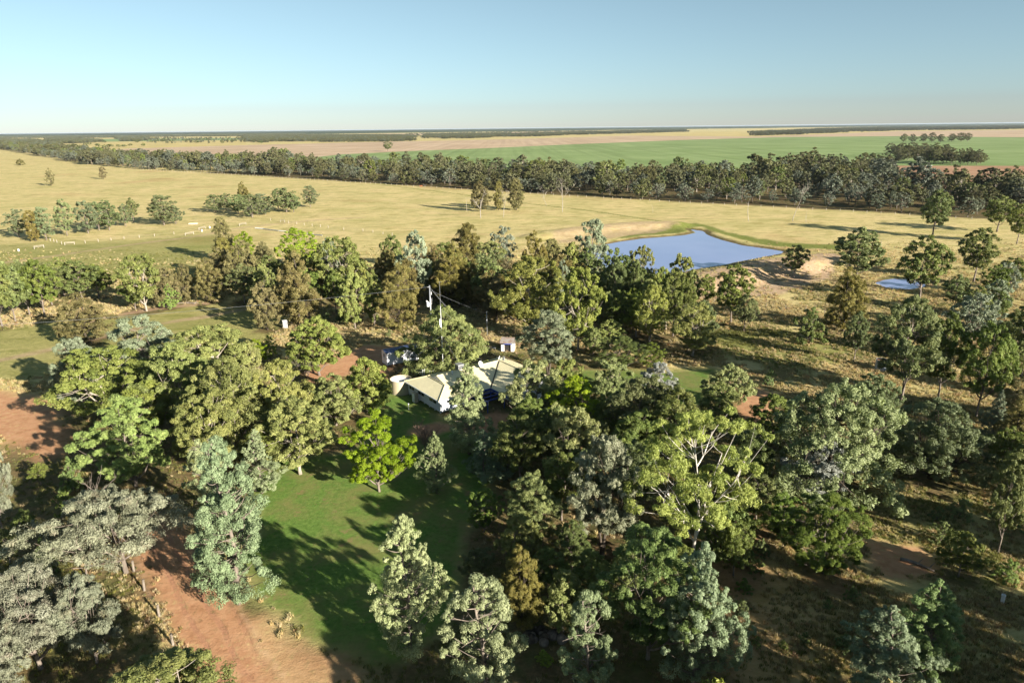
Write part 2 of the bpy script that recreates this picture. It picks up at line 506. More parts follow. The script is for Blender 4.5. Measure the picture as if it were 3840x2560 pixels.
    ('eucd', -1284.4, 2407.9, 8.76, 17.68, 179),
    ('eucd', -1210.3, 2349.5, 11.38, 17.25, 179),
    ('eucd', -1598.4, 3176.1, 9.52, 19.41, 179),
    ('eucd', -1624.1, 3267.4, 9.78, 19.97, 179),
    ('eucd', -1620.8, 3330.6, 9.96, 28.49, 179),
    ('eucd', -1617.2, 3396.1, 10.14, 20.75, 179),
    ('eucd', -1271.9, 2891.5, 10.36, 28.28, 179),
    ('eucd', -1086.9, 2694.9, 9.64, 16.48, 179),
    ('eucd', -1182.6, 3040.1, 10.83, 26.01, 179),
    ('eucd', -1554, 3627.4, 12.92, 35.45, 179),
    ('eucd', -915, 2617.9, 10.87, 22.42, 179),
    ('eucd', -1543.4, 3384.5, 12.1, 28.95, 179),
    ('eucd', -1600.9, 2707.9, 11.49, 19.87, 179),
    ('eucd', -1660, 3171.3, 13.32, 27.13, 179),
    ('eucd', -1804.1, 3169, 13.35, 23.24, 179),
    ('dead', -16.1, 368.7, 17.02, 5.55, 180),
    ('dead', -4, 371.4, 15.81, 5.13, 181),
    ('dead', -25.1, 398.9, 8.17, 2.01, 182),
    ('dead', 29.6, 393.9, 19.74, 3.94, 183),
    ('dead', 22.1, 421, 14.05, 3.16, 184),
    ('dead', 119.8, 345.6, 11.57, 1.74, 185),
    ('dead', 141.1, 343.9, 20.03, 6.47, 186),
    ('dead', 145.7, 338.6, 7.02, 1.5, 187),
    ('dead', 79.4, 385.5, 5.18, 2.43, 188),
    ('dead', 143.02, 262.28, 4.71, 1.01, 189),
    ('dead', 335.7, 524.9, 12.52, 5.88, 190),
    ('dead', -46.24, 62.84, 12.09, 3.19, 191),
    ('deadsh', -40.11, 125.28, 5.63, 4.39, 192),
    ('deadsh', -13.18, 93.51, 5.13, 3.25, 193),
    ('stump', -55.05, 164.53, 3.37, 0.87, 194),
    ('cas', -37.19, 200.99, 12.6, 8.21, 195),
    ('euc', -66.74, 179.92, 11.18, 8.72, 195),
    ('cas', -78.55, 215, 12.06, 8.02, 195),
    ('eucd', -46.3, 174.27, 11.47, 7.52, 195),
    ('cas', -62.37, 202.5, 9.82, 8.67, 195),
    ('euc', -40.28, 182.65, 10.44, 6.96, 195),
    ('cas', -44.97, 192.18, 10.26, 7.75, 195),
    ('eucd', -52.06, 169.99, 12.9, 8.08, 195),
    ('cas', -49.25, 211.25, 9.07, 7.63, 195),
    ('euc', -73.15, 197.3, 9.04, 5.72, 195),
    ('cas', -84.69, 217.03, 9.79, 8.14, 195),
    ('eucd', -74.51, 185.58, 11.1, 9.29, 195),
    ('cas', -89.23, 206.2, 12.19, 10.49, 195),
    ('euc', -57.91, 215.09, 10.36, 9.1, 195),
    ('cas', -62, 183.37, 10.27, 6.88, 195),
    ('eucd', -58.96, 210.28, 10.82, 7.99, 195),
    ('cas', -86.66, 211.25, 10.18, 7.6, 195),
    ('euc', -65.55, 205.21, 10.92, 7.66, 195),
    ('cas', -47.68, 203.38, 11.66, 9.71, 195),
    ('eucd', -73.32, 203.9, 10.12, 7.65, 195),
    ('cas', -55.48, 197.42, 9.05, 6.99, 195),
    ('euc', -67.12, 209.78, 11.59, 9.77, 195),
    ('cas', -20.62, 197.37, 12.32, 10.5, 196),
    ('eucd', -20.49, 208.1, 12.91, 10.5, 196),
    ('cas', -10.46, 191.18, 9.75, 8.33, 196),
    ('cas', 14.57, 188.37, 12.11, 9.95, 196),
    ('eucd', 2.21, 171.88, 12.51, 9.79, 196),
    ('cas', -1.66, 185.32, 11.81, 9.88, 196),
    ('cas', -3.37, 201.49, 9.12, 6.07, 196),
    ('eucd', -15.06, 197.7, 9.99, 8.11, 196),
    ('cas', -3.73, 164.87, 11.12, 7.6, 196),
    ('cas', -13.61, 183.13, 11.75, 9.23, 196),
    ('eucd', -27.19, 211.35, 9, 6.6, 196),
    ('cas', -8.84, 180.93, 11.61, 10.32, 196),
    ('cas', 7.48, 185.23, 12.66, 10.12, 196),
    ('eucd', -5.81, 193.04, 13.31, 11.86, 196),
    ('cas', -4.66, 170.2, 11.83, 10.29, 196),
    ('cas', -27.88, 178.34, 13.38, 9.72, 196),
    ('eucd', -5.82, 176.63, 13.41, 10.18, 196),
    ('cas', -16.59, 179.83, 13.43, 10.18, 196),
    ('cas', -34.11, 196.16, 11, 7.72, 196),
    ('eucd', 5.28, 207.23, 9.06, 6.97, 196),
    ('cas', 5.29, 175.87, 10.2, 6.77, 196),
    ('cas', 17.64, 178.43, 11.74, 8.84, 196),
    ('eucd', -23.67, 191.21, 11.09, 8, 196),
    ('cas', 3.09, 194.5, 9.16, 6.33, 196),
    ('cas', 11.62, 192.06, 9.07, 7.6, 196),
    ('eucd', -15.85, 193.68, 12.19, 9.71, 196),
    ('cas', -18.38, 183.76, 12.83, 8.66, 196),
    ('cas', -24.29, 204.75, 13.1, 8.64, 196),
    ('eucd', 7.08, 166.3, 10.04, 8.52, 196),
    ('cas', 0.47, 165.25, 12.79, 8.71, 196),
    ('eucd', 25.53, 186.33, 8.6, 6.8, 197),
    ('euc', 28.51, 154.38, 10.49, 6.63, 197),
    ('eucl', 21.01, 163.59, 8.29, 5.27, 197),
    ('eucd', 33.09, 168.25, 11.75, 8.52, 197),
    ('euc', 22.06, 174.23, 10.02, 8.77, 197),
    ('eucl', 31.97, 173.79, 9.05, 7.01, 197),
    ('eucd', 24.59, 179.26, 10.07, 6.62, 197),
    ('euc', 36.44, 155.15, 10.85, 8.72, 197),
    ('eucl', 32.93, 157.65, 11.51, 8.68, 197),
    ('eucd', 41.72, 176.33, 8.89, 5.8, 197),
    ('euc', 29.89, 185.14, 10.48, 7.75, 197),
    ('eucl', 22.15, 154.29, 9.5, 6.91, 197),
    ('eucd', 24.59, 159.29, 8.65, 6.06, 197),
    ('euc', 28.42, 149.48, 10.19, 9.14, 197),
    ('eucl', 27.6, 173.97, 10.9, 9.55, 197),
    ('eucd', 24.37, 150.17, 10.8, 6.84, 197),
    ('eucd', 8.92, 76.76, 7.68, 5.44, 198),
    ('eucl', 6.39, 92.15, 7.53, 4.94, 198),
    ('eucd', 14.59, 79.61, 7.72, 5.57, 198),
    ('eucl', 13.94, 92.47, 8.91, 5.76, 198),
    ('eucd', 16.92, 84.25, 9.75, 8.22, 198),
    ('eucl', 1.26, 95.73, 6.13, 4.79, 198),
    ('eucd', 2.36, 90.11, 9.6, 6.49, 198),
    ('eucl', 12.2, 87.28, 6.74, 4.91, 198),
    ('eucd', 4.98, 85.78, 9.58, 6.58, 198),
    ('eucd', 97.79, 127.03, 9.49, 8.27, 199),
    ('silb', 135.98, 183.51, 9.91, 7.3, 199),
    ('eucd', 106.51, 151.17, 10.62, 7.48, 199),
    ('eucd', 116.49, 158.07, 7.74, 5.21, 199),
    ('silb', 118.82, 162.04, 9.76, 8.04, 199),
    ('eucd', 129.13, 177.76, 10.21, 8.37, 199),
    ('eucd', 142.8, 190.76, 9.5, 8.46, 199),
    ('silb', 102.8, 144.69, 9.72, 8.05, 199),
    ('eucd', 111.85, 166.71, 10.16, 7.93, 199),
    ('eucd', 17.01, 59.93, 5.29, 3.99, 200),
    ('bush', 22.2, 73.3, 5.28, 3.8, 200),
    ('eucd', 23.39, 62.18, 6.55, 4.16, 200),
    ('bush', 23, 66.43, 7.71, 6.17, 200),
    ('eucd', 29.49, 72.92, 6.14, 5.52, 200),
    ('euc', -47.74, 117.09, 9.98, 6.79, 201),
    ('eucd', -47.76, 94.54, 8.41, 5.89, 201),
    ('euc', -56.69, 98.08, 9.69, 8.41, 201),
    ('eucd', -34.49, 86.82, 7.55, 5.59, 201),
    ('euc', -49.01, 110.76, 7.46, 5.7, 201),
    ('eucd', -42.05, 97.88, 8.11, 6.11, 201),
    ('eucd', 3.74, 59.36, 5.53, 4.27, 202),
    ('eucl', 4.59, 54.01, 6.86, 4.4, 202),
    ('eucd', 7.73, 56.96, 6.85, 4.82, 202),
    ('eucl', 11.89, 60.12, 5.78, 4.6, 202),
    ('eucd', 6.23, 62.94, 6.35, 4.54, 202),
    ('eucl', 0.69, 63.56, 6.98, 4.72, 202),
    ('bush', 46.97, 63.98, 1.63, 1.67, 203),
    ('bush', 51.32, 72.49, 2.08, 2.08, 203),
    ('bush', 54.71, 73.41, 2.54, 3.28, 203),
    ('bush', 59.66, 73.29, 2.81, 3.69, 203),
    ('bush', 59.15, 70.82, 2.82, 3.47, 203),
    ('bush', 51.92, 61.16, 2.52, 3.16, 203),
    ('bush', 48.97, 67.86, 2.76, 2.99, 203),
    ('eucd', 63.76, 75.89, 8.65, 7.68, 204),
    ('cas', 70.8, 87.42, 9.47, 6.48, 204),
    ('eucd', 66.79, 83.43, 7.27, 5.13, 204),
    ('cas', 80.15, 98.07, 8.86, 7.59, 204),
    ('bush', 22.48, 56.41, 1.45, 1.73, 205),
    ('bush', 25.55, 63.21, 2.32, 3.07, 205),
    ('bush', 26.94, 52.09, 1.24, 1.37, 205),
    ('bush', 23.72, 59.6, 1.61, 1.91, 205),
    ('bush', 30.14, 51.34, 1.7, 1.99, 205),
    ('bush', 27.67, 65.78, 2.09, 2.21, 205),
    ('bush', 24.62, 51.42, 1.09, 1.07, 205),
    ('bush', 22.35, 51.91, 1.09, 1.1, 205),
    ('bush', 31.11, 56.77, 1.01, 1.07, 205),
    ('bush', 34.16, 58.23, 1.54, 1.8, 205),
    ('eucd', -57.44, 70.09, 4.18, 2.96, 206),
    ('bush', -56.12, 75.93, 3.85, 3.17, 206),
    ('eucd', -64.54, 83.44, 3.36, 2.64, 206),
    ('bush', -59.38, 82.34, 4.89, 3.98, 206),
    ('eucd', -56.48, 65.88, 4.34, 3.37, 206),
    ('bush', -51.61, 64.67, 4.06, 3.3, 206),
    ('bush', -41.72, 164.59, 2.2, 2.93, 207),
    ('bush', -40.39, 169.68, 1.63, 1.98, 207),
    ('bush', -46.93, 167.81, 2, 2.42, 207),
    ('bush', -53.46, 167.72, 2.01, 1.92, 207),
    ('bush', -28.53, 151.93, 1.84, 2.12, 207),
    ('bush', -43.35, 165.77, 2.49, 2.65, 207),
]
BELT_FRONT = [(-2026.9, 2690.3), (-1401.2, 1980), (-636.1, 1053.4), (-464.2, 895), (-286.9, 764.9), (-159, 657.2), (-61.9, 576.5), (33.5, 496.8), (109.2, 440.4), (186.3, 387.6), (233.4, 347), (259.9, 328.1)]
BELT_BACK = [(-2836.7, 3771.3), (-1841, 2606.2), (-1084.6, 1730.4), (-702, 1309), (-394.4, 1057.5), (-203.2, 846.6), (-106.9, 843.3), (-25.5, 750.8), (76.1, 687.4), (161, 655), (263.7, 675.2), (341.1, 755.1), (402.5, 738.5), (313, 555.2), (319.3, 496), (360.4, 460.1)]
WOODS = [
    ('w', [(-5096.8, 6787.9), (-3381, 4985.2), (-1749, 2827.5), (-1195.6, 1908.9), (-2026.9, 2690.3)], 0.00909, (9, 14)),
    ('w', [(-3485.1, 5449), (-2673.2, 4603.6), (-1729.7, 2979.7), (-2030.1, 3173.9)], 0.00667, (9, 14)),
    ('w', [(-3388.4, 6233.8), (-3082.3, 6028.9), (-1890.4, 3700.5), (-2051.8, 3777.2)], 0.00667, (9, 14)),
    ('w', [(-2737.2, 7383.2), (-1430.3, 6059.4), (-692.6, 5000.2), (-381.2, 2744.1), (-642.6, 2713.2), (-1046.1, 2821.3)], 0.00385, (9, 14)),
    ('w', [(-643.8, 5645.8), (98.1, 5514.8), (719.1, 6578.3), (2123.3, 8788.7), (1366.3, 5651.2), (480.4, 4391.9), (-146.5, 3377.3), (-376.7, 3295.9)], 0.00333, (10, 14)),
    ('w', [(1562.2, 4591.8), (3394.3, 7632.2), (4936.2, 9023.3), (6802.8, 9076.7), (3755.4, 5004.5), (2738.3, 4999.6), (1724.7, 3871.6), (1070.8, 3132.2)], 0.00385, (10, 15)),
    ('f', [(-34469.2, 46000), (-23465.8, 46000), (-10860.6, 46000), (-1504.7, 46000), (11100.6, 46000), (22333.2, 46000), (34993.5, 46000), (9935.8, 13050.7), (5899.9, 12142.3), (2728.5, 11297.3), (-324.5, 9897.1), (-2075.2, 8776.2), (-4460.4, 8731.1), (-6913.6, 9213)], 0.000192, (14, 22)),
    ('f', [(-3340.7, 6535.6), (-2334, 6262.3), (-2016.9, 7022.4), (-2751.5, 9586.3), (-3425.9, 9199.4), (-5020, 9828.6)], 0.00167, (10, 15)),
    ('f', [(-5587.1, 7442.3), (-4094.8, 6386.7), (-3112.8, 6066.8), (-4059.9, 7917.4), (-6098.1, 9518.8), (-7842.1, 10452.2)], 0.002, (10, 15)),
    ('s', [(-667.7, 4736.4), (-175.5, 5656.3), (1101.1, 8631.4), (1512.7, 11862), (-245.1, 7910.5), (-951.9, 6760.1)], 0.000111, (11, 15)),
    ('s', [(-1449.8, 2851.5), (-1023.6, 2737.6), (-1769.2, 4743), (-2606.1, 5138.1)], 0.000192, (8, 13)),
]
FIELDS = [
    ('bare_field', [(-1100.8, 1907.1), (-1108.8, 2076.5), (-880.8, 2381), (-623.5, 2625), (-97.1, 2940.4), (645.7, 3773), (835.1, 3440.6), (1025.9, 3011.2), (1222.5, 3173.1), (2499.5, 4562.4), (3407.2, 4466.4), (1670.6, 2182.9), (1496.6, 2726.3), (1090.8, 2829.7), (591.7, 2434.2), (134.8, 1947.2), (-56.3, 1691.9), (-196.4, 1565.6), (-327.5, 1374.6), (-358.3, 1114.4), (-702, 1309)], 0.25, 'pink'),
    ('green_field', [(-327.5, 1374.6), (-196.4, 1565.6), (-56.3, 1691.9), (134.8, 1947.2), (591.7, 2434.2), (1090.8, 2829.7), (1496.6, 2726.3), (1670.6, 2182.9), (592.1, 764.9), (441.3, 801.8), (384.5, 696.9), (242.5, 620), (149.8, 608.6), (70, 631.8), (-23.8, 697.8), (-96.7, 761.1), (-239.8, 820.8), (-358.3, 1114.4)], 0.3, 'green'),
    ('ploughed_field', [(441.3, 801.8), (592.1, 764.9), (536.5, 691.8), (398.1, 582.4), (309, 479.6), (277.3, 498.9)], 0.35, 'brown'),
    ('crop_field', [(536.5, 691.8), (398.1, 582.4), (309, 479.6), (290.8, 409.4), (320.1, 407.3)], 0.3, 'green'),
    ('stubble_field', [(835.1, 3440.6), (1025.9, 3011.2), (1710.6, 4223.4), (2549.6, 6244.4), (1370.2, 5653.2), (774.5, 4527.8), (645.7, 3773)], 0.2, 'yellow'),
    ('far_field', [(-1430.3, 6059.4), (-179.7, 5467), (702.2, 7232.3), (858.8, 8846.7), (-236.4, 7202.4), (-1857.6, 7874.4)], 0.2, 'pink'),
    ('green_strip', [(-3381, 4985.2), (-2867, 5044.9), (-1922.3, 4837.1), (-1674.9, 5168.5), (-1326.1, 4088.7), (-1467.9, 3689.9), (-2059.4, 3619.6), (-2551.7, 3758.7)], 0.2, 'green'),
    ('scrub_paddock', [(-1749, 2827.5), (-2059.4, 3619.6), (-1467.9, 3689.9), (-1180.6, 3175.6), (-880.8, 2381), (-1108.8, 2076.5), (-1100.8, 1907.1), (-1195.6, 1908.9)], 0.2, 'yellow'),
]
ZONES = {
    'track': ('line', 3.0, [(-18.7, 39.85), (-24.32, 48.11), (-29.51, 54.56), (-34.82, 61.18), (-39.67, 67.46), (-44.64, 73.4)]),
    'verge': ('poly', 0, [(-42.15, 65.07), (-35.36, 66.15), (-26.82, 56.36), (-19.73, 52.67), (-14.59, 47.97), (-9.44, 39.74), (-22.68, 39.9), (-28.9, 48.57), (-32.27, 52.86)]),
    'clearing': ('poly', 0, [(-102.33, 121.51), (-89.9, 117.82), (-78.93, 109.39), (-70.61, 99.54), (-66.56, 91.91), (-69.58, 90.59), (-76.5, 95.04), (-88.06, 102.46)]),
    'yard': ('poly', 0, [(-41.12, 127.3), (-38.68, 134.62), (-33.06, 144.83), (-27.42, 143.05), (-23, 130.05), (-24.47, 125.78), (-30.15, 128.47), (-35.04, 123.68), (-38.74, 121.9)]),
    'floor': ('poly', 0, [(-78.78, 110.35), (-70.76, 122.88), (-53.14, 127.17), (-38.92, 119.62), (-26.98, 146.21), (0.36, 142.08), (27.35, 124.64), (34.76, 109.14), (36.15, 95.3), (33.45, 74.31), (17.55, 41.71), (-11.09, 39.76), (-18.51, 48.42), (-29.98, 64.85), (-34.6, 69.08), (-41.81, 63.51), (-32.35, 51.75), (-29.33, 39.98), (-46.41, 46.88), (-77.29, 88.1)]),
    'grass_shade': ('poly', 0, [(34.33, 79.6), (83.17, 95.67), (41.9, 41.4), (21.7, 39.37)]),  # shade over the golden grass, put in as a darker green tint
    'path': ('poly', 0, [(-17.02, 100.64), (-11.92, 102.19), (-5.35, 97.9), (0.13, 100.2), (1.61, 105.36), (-2.8, 107.32), (-5.61, 103.76), (-12.21, 98.07), (-14.75, 96.56)]),
    'soil': ('poly', 0, [(40.4, 115.08), (45.05, 117.12), (48.58, 113.79), (45.21, 106.94), (38.15, 99.22), (36.47, 102.65)]),
    'soil2': ('poly', 0, [(28.09, 74.42), (33.15, 61.47), (33.61, 56.67), (26.9, 47.39), (17.55, 41.71), (16.57, 51.03), (19.95, 63.97)]),
    'soil3': ('poly', 0, [(40.34, 68.56), (46.35, 66.73), (45.94, 61.99), (41.5, 59.9), (37.73, 61.4)]),
    'yardtrack': ('line', 1.6, [(-112.69, 132.95), (-108.76, 137.51), (-101.33, 146.29), (-95.18, 157.31), (-86.58, 167.41), (-77.54, 174.27), (-68.98, 182.68)]),
    'strip': ('line', 1.5, [(-107.96, 167.44), (-104.42, 174.06), (-95.98, 181.46), (-85.07, 185.84)]),
    'mown': ('poly', 0, [(-133.76, 160.62), (-109.21, 169.56), (-93.94, 184.75), (-71.09, 188.75), (-56.41, 165.39), (-56.68, 147.28), (-51.33, 122.29), (-61.04, 118.06), (-89.18, 128.3), (-104.02, 121.56)]),
    'lawn': ('poly', 0, [(-37.36, 89.85), (-33.32, 91.13), (-24.6, 92.34), (-23.76, 116.97), (-23.69, 126.25), (-14.61, 121.17), (-12.91, 104.84), (0.14, 101.88), (-2.38, 85.14), (-4.68, 70.3), (-5.58, 60.69), (-7.71, 54.83), (-9.54, 49.81), (-14.13, 49.37), (-18.76, 52.1), (-25.76, 58.28), (-29.98, 64.85)]),
    'lawn2': ('poly', 0, [(-4.96, 129.47), (0.31, 131.96), (7.21, 127.79), (20.99, 127.35), (39.8, 126.75), (34.29, 110.13), (28.56, 108.34), (17.64, 115.75), (4.98, 116.12)]),
    'litter_shade': ('poly', 0, [(5.82, 72.89), (11.92, 74.74), (16.4, 72.69), (13.92, 64.86), (9.39, 63.38), (5.92, 67.47)]),  # this patch is real leaf litter
    'shade': ('poly', 0, [(-6.72, 97.93), (8.82, 104.26), (28.6, 97.04), (36.8, 83.04), (18.93, 45.99), (-6.38, 42.01), (-4.87, 64.41)]),  # tree shade painted into the ground colour
    'bank': ('poly', 0, [(16.6, 293.75), (19.1, 310.1), (32.2, 322.9), (57.9, 342.2), (76.8, 339.1), (79.9, 329.6), (64.4, 309.4), (46.85, 297.75), (28.6, 285.88), (17.27, 279.91)]),
    'mound': ('poly', 0, [(49.94, 183.31), (54.22, 205.31), (65.42, 216.43), (80.78, 230.08), (96.6, 238.75), (115.47, 246.17), (115.97, 235.99), (107.64, 221.18), (92.33, 202.19), (77.5, 189.28), (63.63, 184.71)]),
    'green1': ('poly', 0, [(39.39, 154.02), (54.5, 156.37), (77.2, 147.37), (74.72, 136.48), (60.13, 126.1), (46.57, 131.79), (35.21, 136.38)]),
    'green2': ('poly', 0, [(-244.2, 305.6), (-179.5, 304.9), (-140.1, 317.6), (-117.83, 291.15), (-95.96, 219.38), (-125.17, 208.03), (-176.56, 216.84)]),
    'shore': ('poly', 0, [(39.83, 285.12), (57.5, 300.8), (76.8, 308.5), (91.2, 328.7), (93.3, 300.7), (102.64, 273.17), (113.39, 265.19), (131.8, 261.01), (140.09, 267.55), (112.33, 280.2), (98.7, 305.6), (92.4, 341.1), (76.9, 329.8), (51.6, 303.7)]),
    'furrow': ('line', 1.1, [(-110.2, 605.2), (-92.9, 583.5), (-28.6, 500.3), (12.3, 438.9), (45.1, 401), (70.5, 358), (83.6, 337), (88.4, 325.9)]),
    'lefttrack': ('line', 1.8, [(-198.54, 245.7), (-189.68, 251.05), (-178.84, 265.74), (-162.84, 291.86), (-145.4, 311.4), (-133.5, 343.4), (-109.2, 364.8), (-81.7, 376.9)]),
}
WATER = [(29.5, 268.54), (39.23, 280.66), (45.41, 287.04), (56.56, 295.83), (75.4, 302.7), (83.8, 310.7), (84.3, 321.8), (88.8, 315.8), (87.8, 303.7), (89.19, 289.9), (93.9, 274.83), (100.44, 267.04), (104.71, 260.76), (102.92, 256.06), (91.54, 248.5), (83.19, 242.05), (72.84, 234.44), (64.68, 229.45), (52.15, 219.9), (38.01, 220.65), (31.93, 234.38), (28.49, 251.4)]
POND = [(111.16, 203.7), (115.73, 207.86), (119.72, 210.25), (123.66, 208.74), (127.08, 204.13), (121.11, 197.22), (114.56, 194.67), (110.8, 195.99)]
MOUND_CREST = [(53.73, 198.17), (66.62, 211.03), (81.6, 222.59), (95.77, 229.25), (112.25, 236.21)]
BANK_CREST = [(14.7, 300), (31.5, 315.9), (55.9, 329.9), (77.5, 332.8)]
FENCE_A = [(-28.9, 48.57), (-32.13, 52.83), (-35.39, 56.81), (-38.92, 60.82), (-41.73, 64.08)]
FENCE_A_FAR = [(-44.7, 67.56), (-47.92, 71.3)]
FENCE_C = [(-128.4, 368.4), (-118.4, 360.4), (-115.2, 356.7), (-109.8, 352.8), (-104.9, 349.1), (-99.9, 345.5), (-94.8, 341.9), (-90, 338.4), (-80.4, 330.1), (-69.8, 323.5), (-64.2, 318.9), (-58.5, 313), (-53.8, 310)]
FENCE_D = [(55.19, 180.62), (59.28, 178.51), (63.29, 176.45), (67.1, 174.44), (71.5, 172.44), (75.74, 170.05), (79.37, 167.31)]
FENCE_E = [(-185.9, 298.05), (-182.1, 301.4), (-178.4, 304.8), (-174.5, 308.3), (-169.4, 311.8), (-164.2, 315.3), (-158.2, 321.6)]
FENCE_G = [(-205.9, 305.5), (-202.6, 302.8), (-199.6, 300.2), (-194.33, 295.1)]
RAILS = [((-191.46, 292.61), (-188.63, 294.72)), ((-198.22, 283.1), (-196.27, 286.22)), ((-150.8, 317.0), (-148.7, 321.0)), ((-151.9, 334.1), (-151.5, 340.2)), ((-137.7, 348.6), (-136.1, 353.4)), ((-121.3, 362.4), (-118.4, 360.4))]
SPOT = {
    'trough': (-165.1, 357.6),
    'drum1': (-149.8, 341.6),
    'drum2': (-148.8, 330.2),
    'drum3': (-201.26, 278.04),
    'pipe_a': (-126.0, 338.2),
    'pipe_b': (-85.8, 311.0),
    'cow_brown': (-74.1, 579.3),
    'cow_black': (-72.2, 587.4),
    'tractor': (408.9, 723.7),
    'trailer': (420.3, 716.1),
    'orange': (395.0, 655.3),
    'dark': (472.5, 792.2),
    'tank_r': (72.28, 124.96),
    'stub': (48.86, 57.39),
    'log_a': (42.52, 64.51),
    'log_b': (45.05, 62.46),
    'pole': (-18.5, 150.91),
    'pole2': (-5.74, 151.47),
    'box': (-55.47, 160.64),
    'logpile': (-91.06, 185.6),
    'ornament': (-17.88, 108.67),
    'power_left': (-119.02, 136.44),
    'heap': (2.75, 53.36),
    'stick': (-21.49, 78.56),
}

# ------------------------------------------------------------------ helpers
def tag(o, label=None, cat=None, group=None, kind=None):
    if label: o["label"] = label
    if cat: o["category"] = cat
    if group: o["group"] = group
    if kind: o["kind"] = kind
    return o

def empty(name, loc=(0, 0, 0), rz=0.0):
    o = bpy.data.objects.new(name, None)
    o.empty_display_size = 0.5
    COL.objects.link(o)
    o.location = loc
    o.rotation_euler = (0, 0, rz)
    return o

def link(name, me, parent=None):
    o = bpy.data.objects.new(name, me)
    COL.objects.link(o)
    if parent is not None:
        o.parent = parent
    return o

def np_mesh(name, V, F, mats=(), mi=None, smooth=False):
    """V (n,3), F (m,k) array of equal-sized faces or list of arrays"""
    me = bpy.data.meshes.new(name)
    Fs = F if isinstance(F, list) else [F]
    Fs = [f for f in Fs if len(f)]
    nl = sum(f.size for f in Fs)
    npoly = sum(len(f) for f in Fs)
    me.vertices.add(len(V))
    me.vertices.foreach_set("co", np.ascontiguousarray(V, dtype=np.float32).ravel())
    me.loops.add(nl)
    me.loops.foreach_set("vertex_index", np.concatenate([f.ravel() for f in Fs]).astype(np.int32))
    me.polygons.add(npoly)
    tot = np.concatenate([np.full(len(f), f.shape[1]) for f in Fs])
    st = np.concatenate([[0], np.cumsum(tot)[:-1]]).astype(np.int32)
    me.polygons.foreach_set("loop_start", st)
    if smooth:
        me.polygons.foreach_set("use_smooth", np.ones(npoly, dtype=bool))
    for m in mats:
        me.materials.append(m)
    if mi is not None:
        me.polygons.foreach_set("material_index", np.asarray(mi, dtype=np.int32))
    me.update(calc_edges=True)
    return me

class MB:
    """collects simple solids into one mesh"""
    def __init__(s):
        s.v = []; s.f = []; s.uv = None
    def add(s, vs, fs):
        n = len(s.v)
        s.v += [tuple(p) for p in vs]
        s.f += [tuple(i + n for i in f) for f in fs]
    def box(s, c, d, rz=0.0, rx=0.0, ry=0.0):
        m = Matrix.Rotation(rz, 3, 'Z') @ Matrix.Rotation(ry, 3, 'Y') @ Matrix.Rotation(rx, 3, 'X')
        c = Vector(c)
        vs = [c + m @ Vector((d[0] * .5 * i, d[1] * .5 * j, d[2] * .5 * k)) for k in (-1, 1) for j in (-1, 1) for i in (-1, 1)]
        s.add(vs, [(0, 2, 3, 1), (4, 5, 7, 6), (0, 1, 5, 4), (2, 6, 7, 3), (0, 4, 6, 2), (1, 3, 7, 5)])
        return s
    def span(s, x0, x1, y0, y1, z0, z1):
        return s.box(((x0 + x1) / 2, (y0 + y1) / 2, (z0 + z1) / 2), (x1 - x0, y1 - y0, z1 - z0))
    def tube(s, pts, rad, n=6, cap=True):
        pts = [Vector(p) for p in pts]
        if not hasattr(rad, '__len__'): rad = [rad] * len(pts)
        b = len(s.v)
        for i, p in enumerate(pts):
            a = pts[max(i - 1, 0)]; c = pts[min(i + 1, len(pts) - 1)]
            d = (c - a).normalized()
            u = d.cross(Vector((0, 0, 1)) if abs(d.z) < .9 else Vector((1, 0, 0))).normalized()
            w = u.cross(d)
            for k in range(n):
                t = 2 * math.pi * k / n
                s.v.append(tuple(p + (u * math.cos(t) + w * math.sin(t)) * rad[i]))
        for i in range(len(pts) - 1):
            for k in range(n):
                s.f.append((b + i * n + k, b + (i + 1) * n + k, b + (i + 1) * n + (k + 1) % n, b + i * n + (k + 1) % n))
        if cap:
            s.f.append(tuple(b + k for k in range(n)))
            s.f.append(tuple(b + (len(pts) - 1) * n + k for k in reversed(range(n))))
        return s
    def lathe(s, prof, n=32, c=(0, 0, 0)):
        b = len(s.v)
        for r, z in prof:
            for k in range(n):
                t = 2 * math.pi * k / n
                s.v.append((c[0] + r * math.cos(t), c[1] + r * math.sin(t), c[2] + z))
        for i in range(len(prof) - 1):
            for k in range(n):
                s.f.append((b + i * n + k, b + i * n + (k + 1) % n, b + (i + 1) * n + (k + 1) % n, b + (i + 1) * n + k))
        return s
    def build(s, name, mat, parent=None, smooth=False, bevel=0):
        me = bpy.data.meshes.new(name)
        me.from_pydata(s.v, [], s.f)
        bm = bmesh.new(); bm.from_mesh(me)
        bmesh.ops.recalc_face_normals(bm, faces=bm.faces)
        bm.to_mesh(me); bm.free()
        me.materials.append(mat)
        if smooth:
            me.polygons.foreach_set("use_smooth", np.ones(len(me.polygons), dtype=bool))
        o = link(name, me, parent)
        if bevel:
            m = o.modifiers.new("bevel", 'BEVEL'); m.width = bevel; m.segments = 2; m.limit_method = 'ANGLE'
        return o

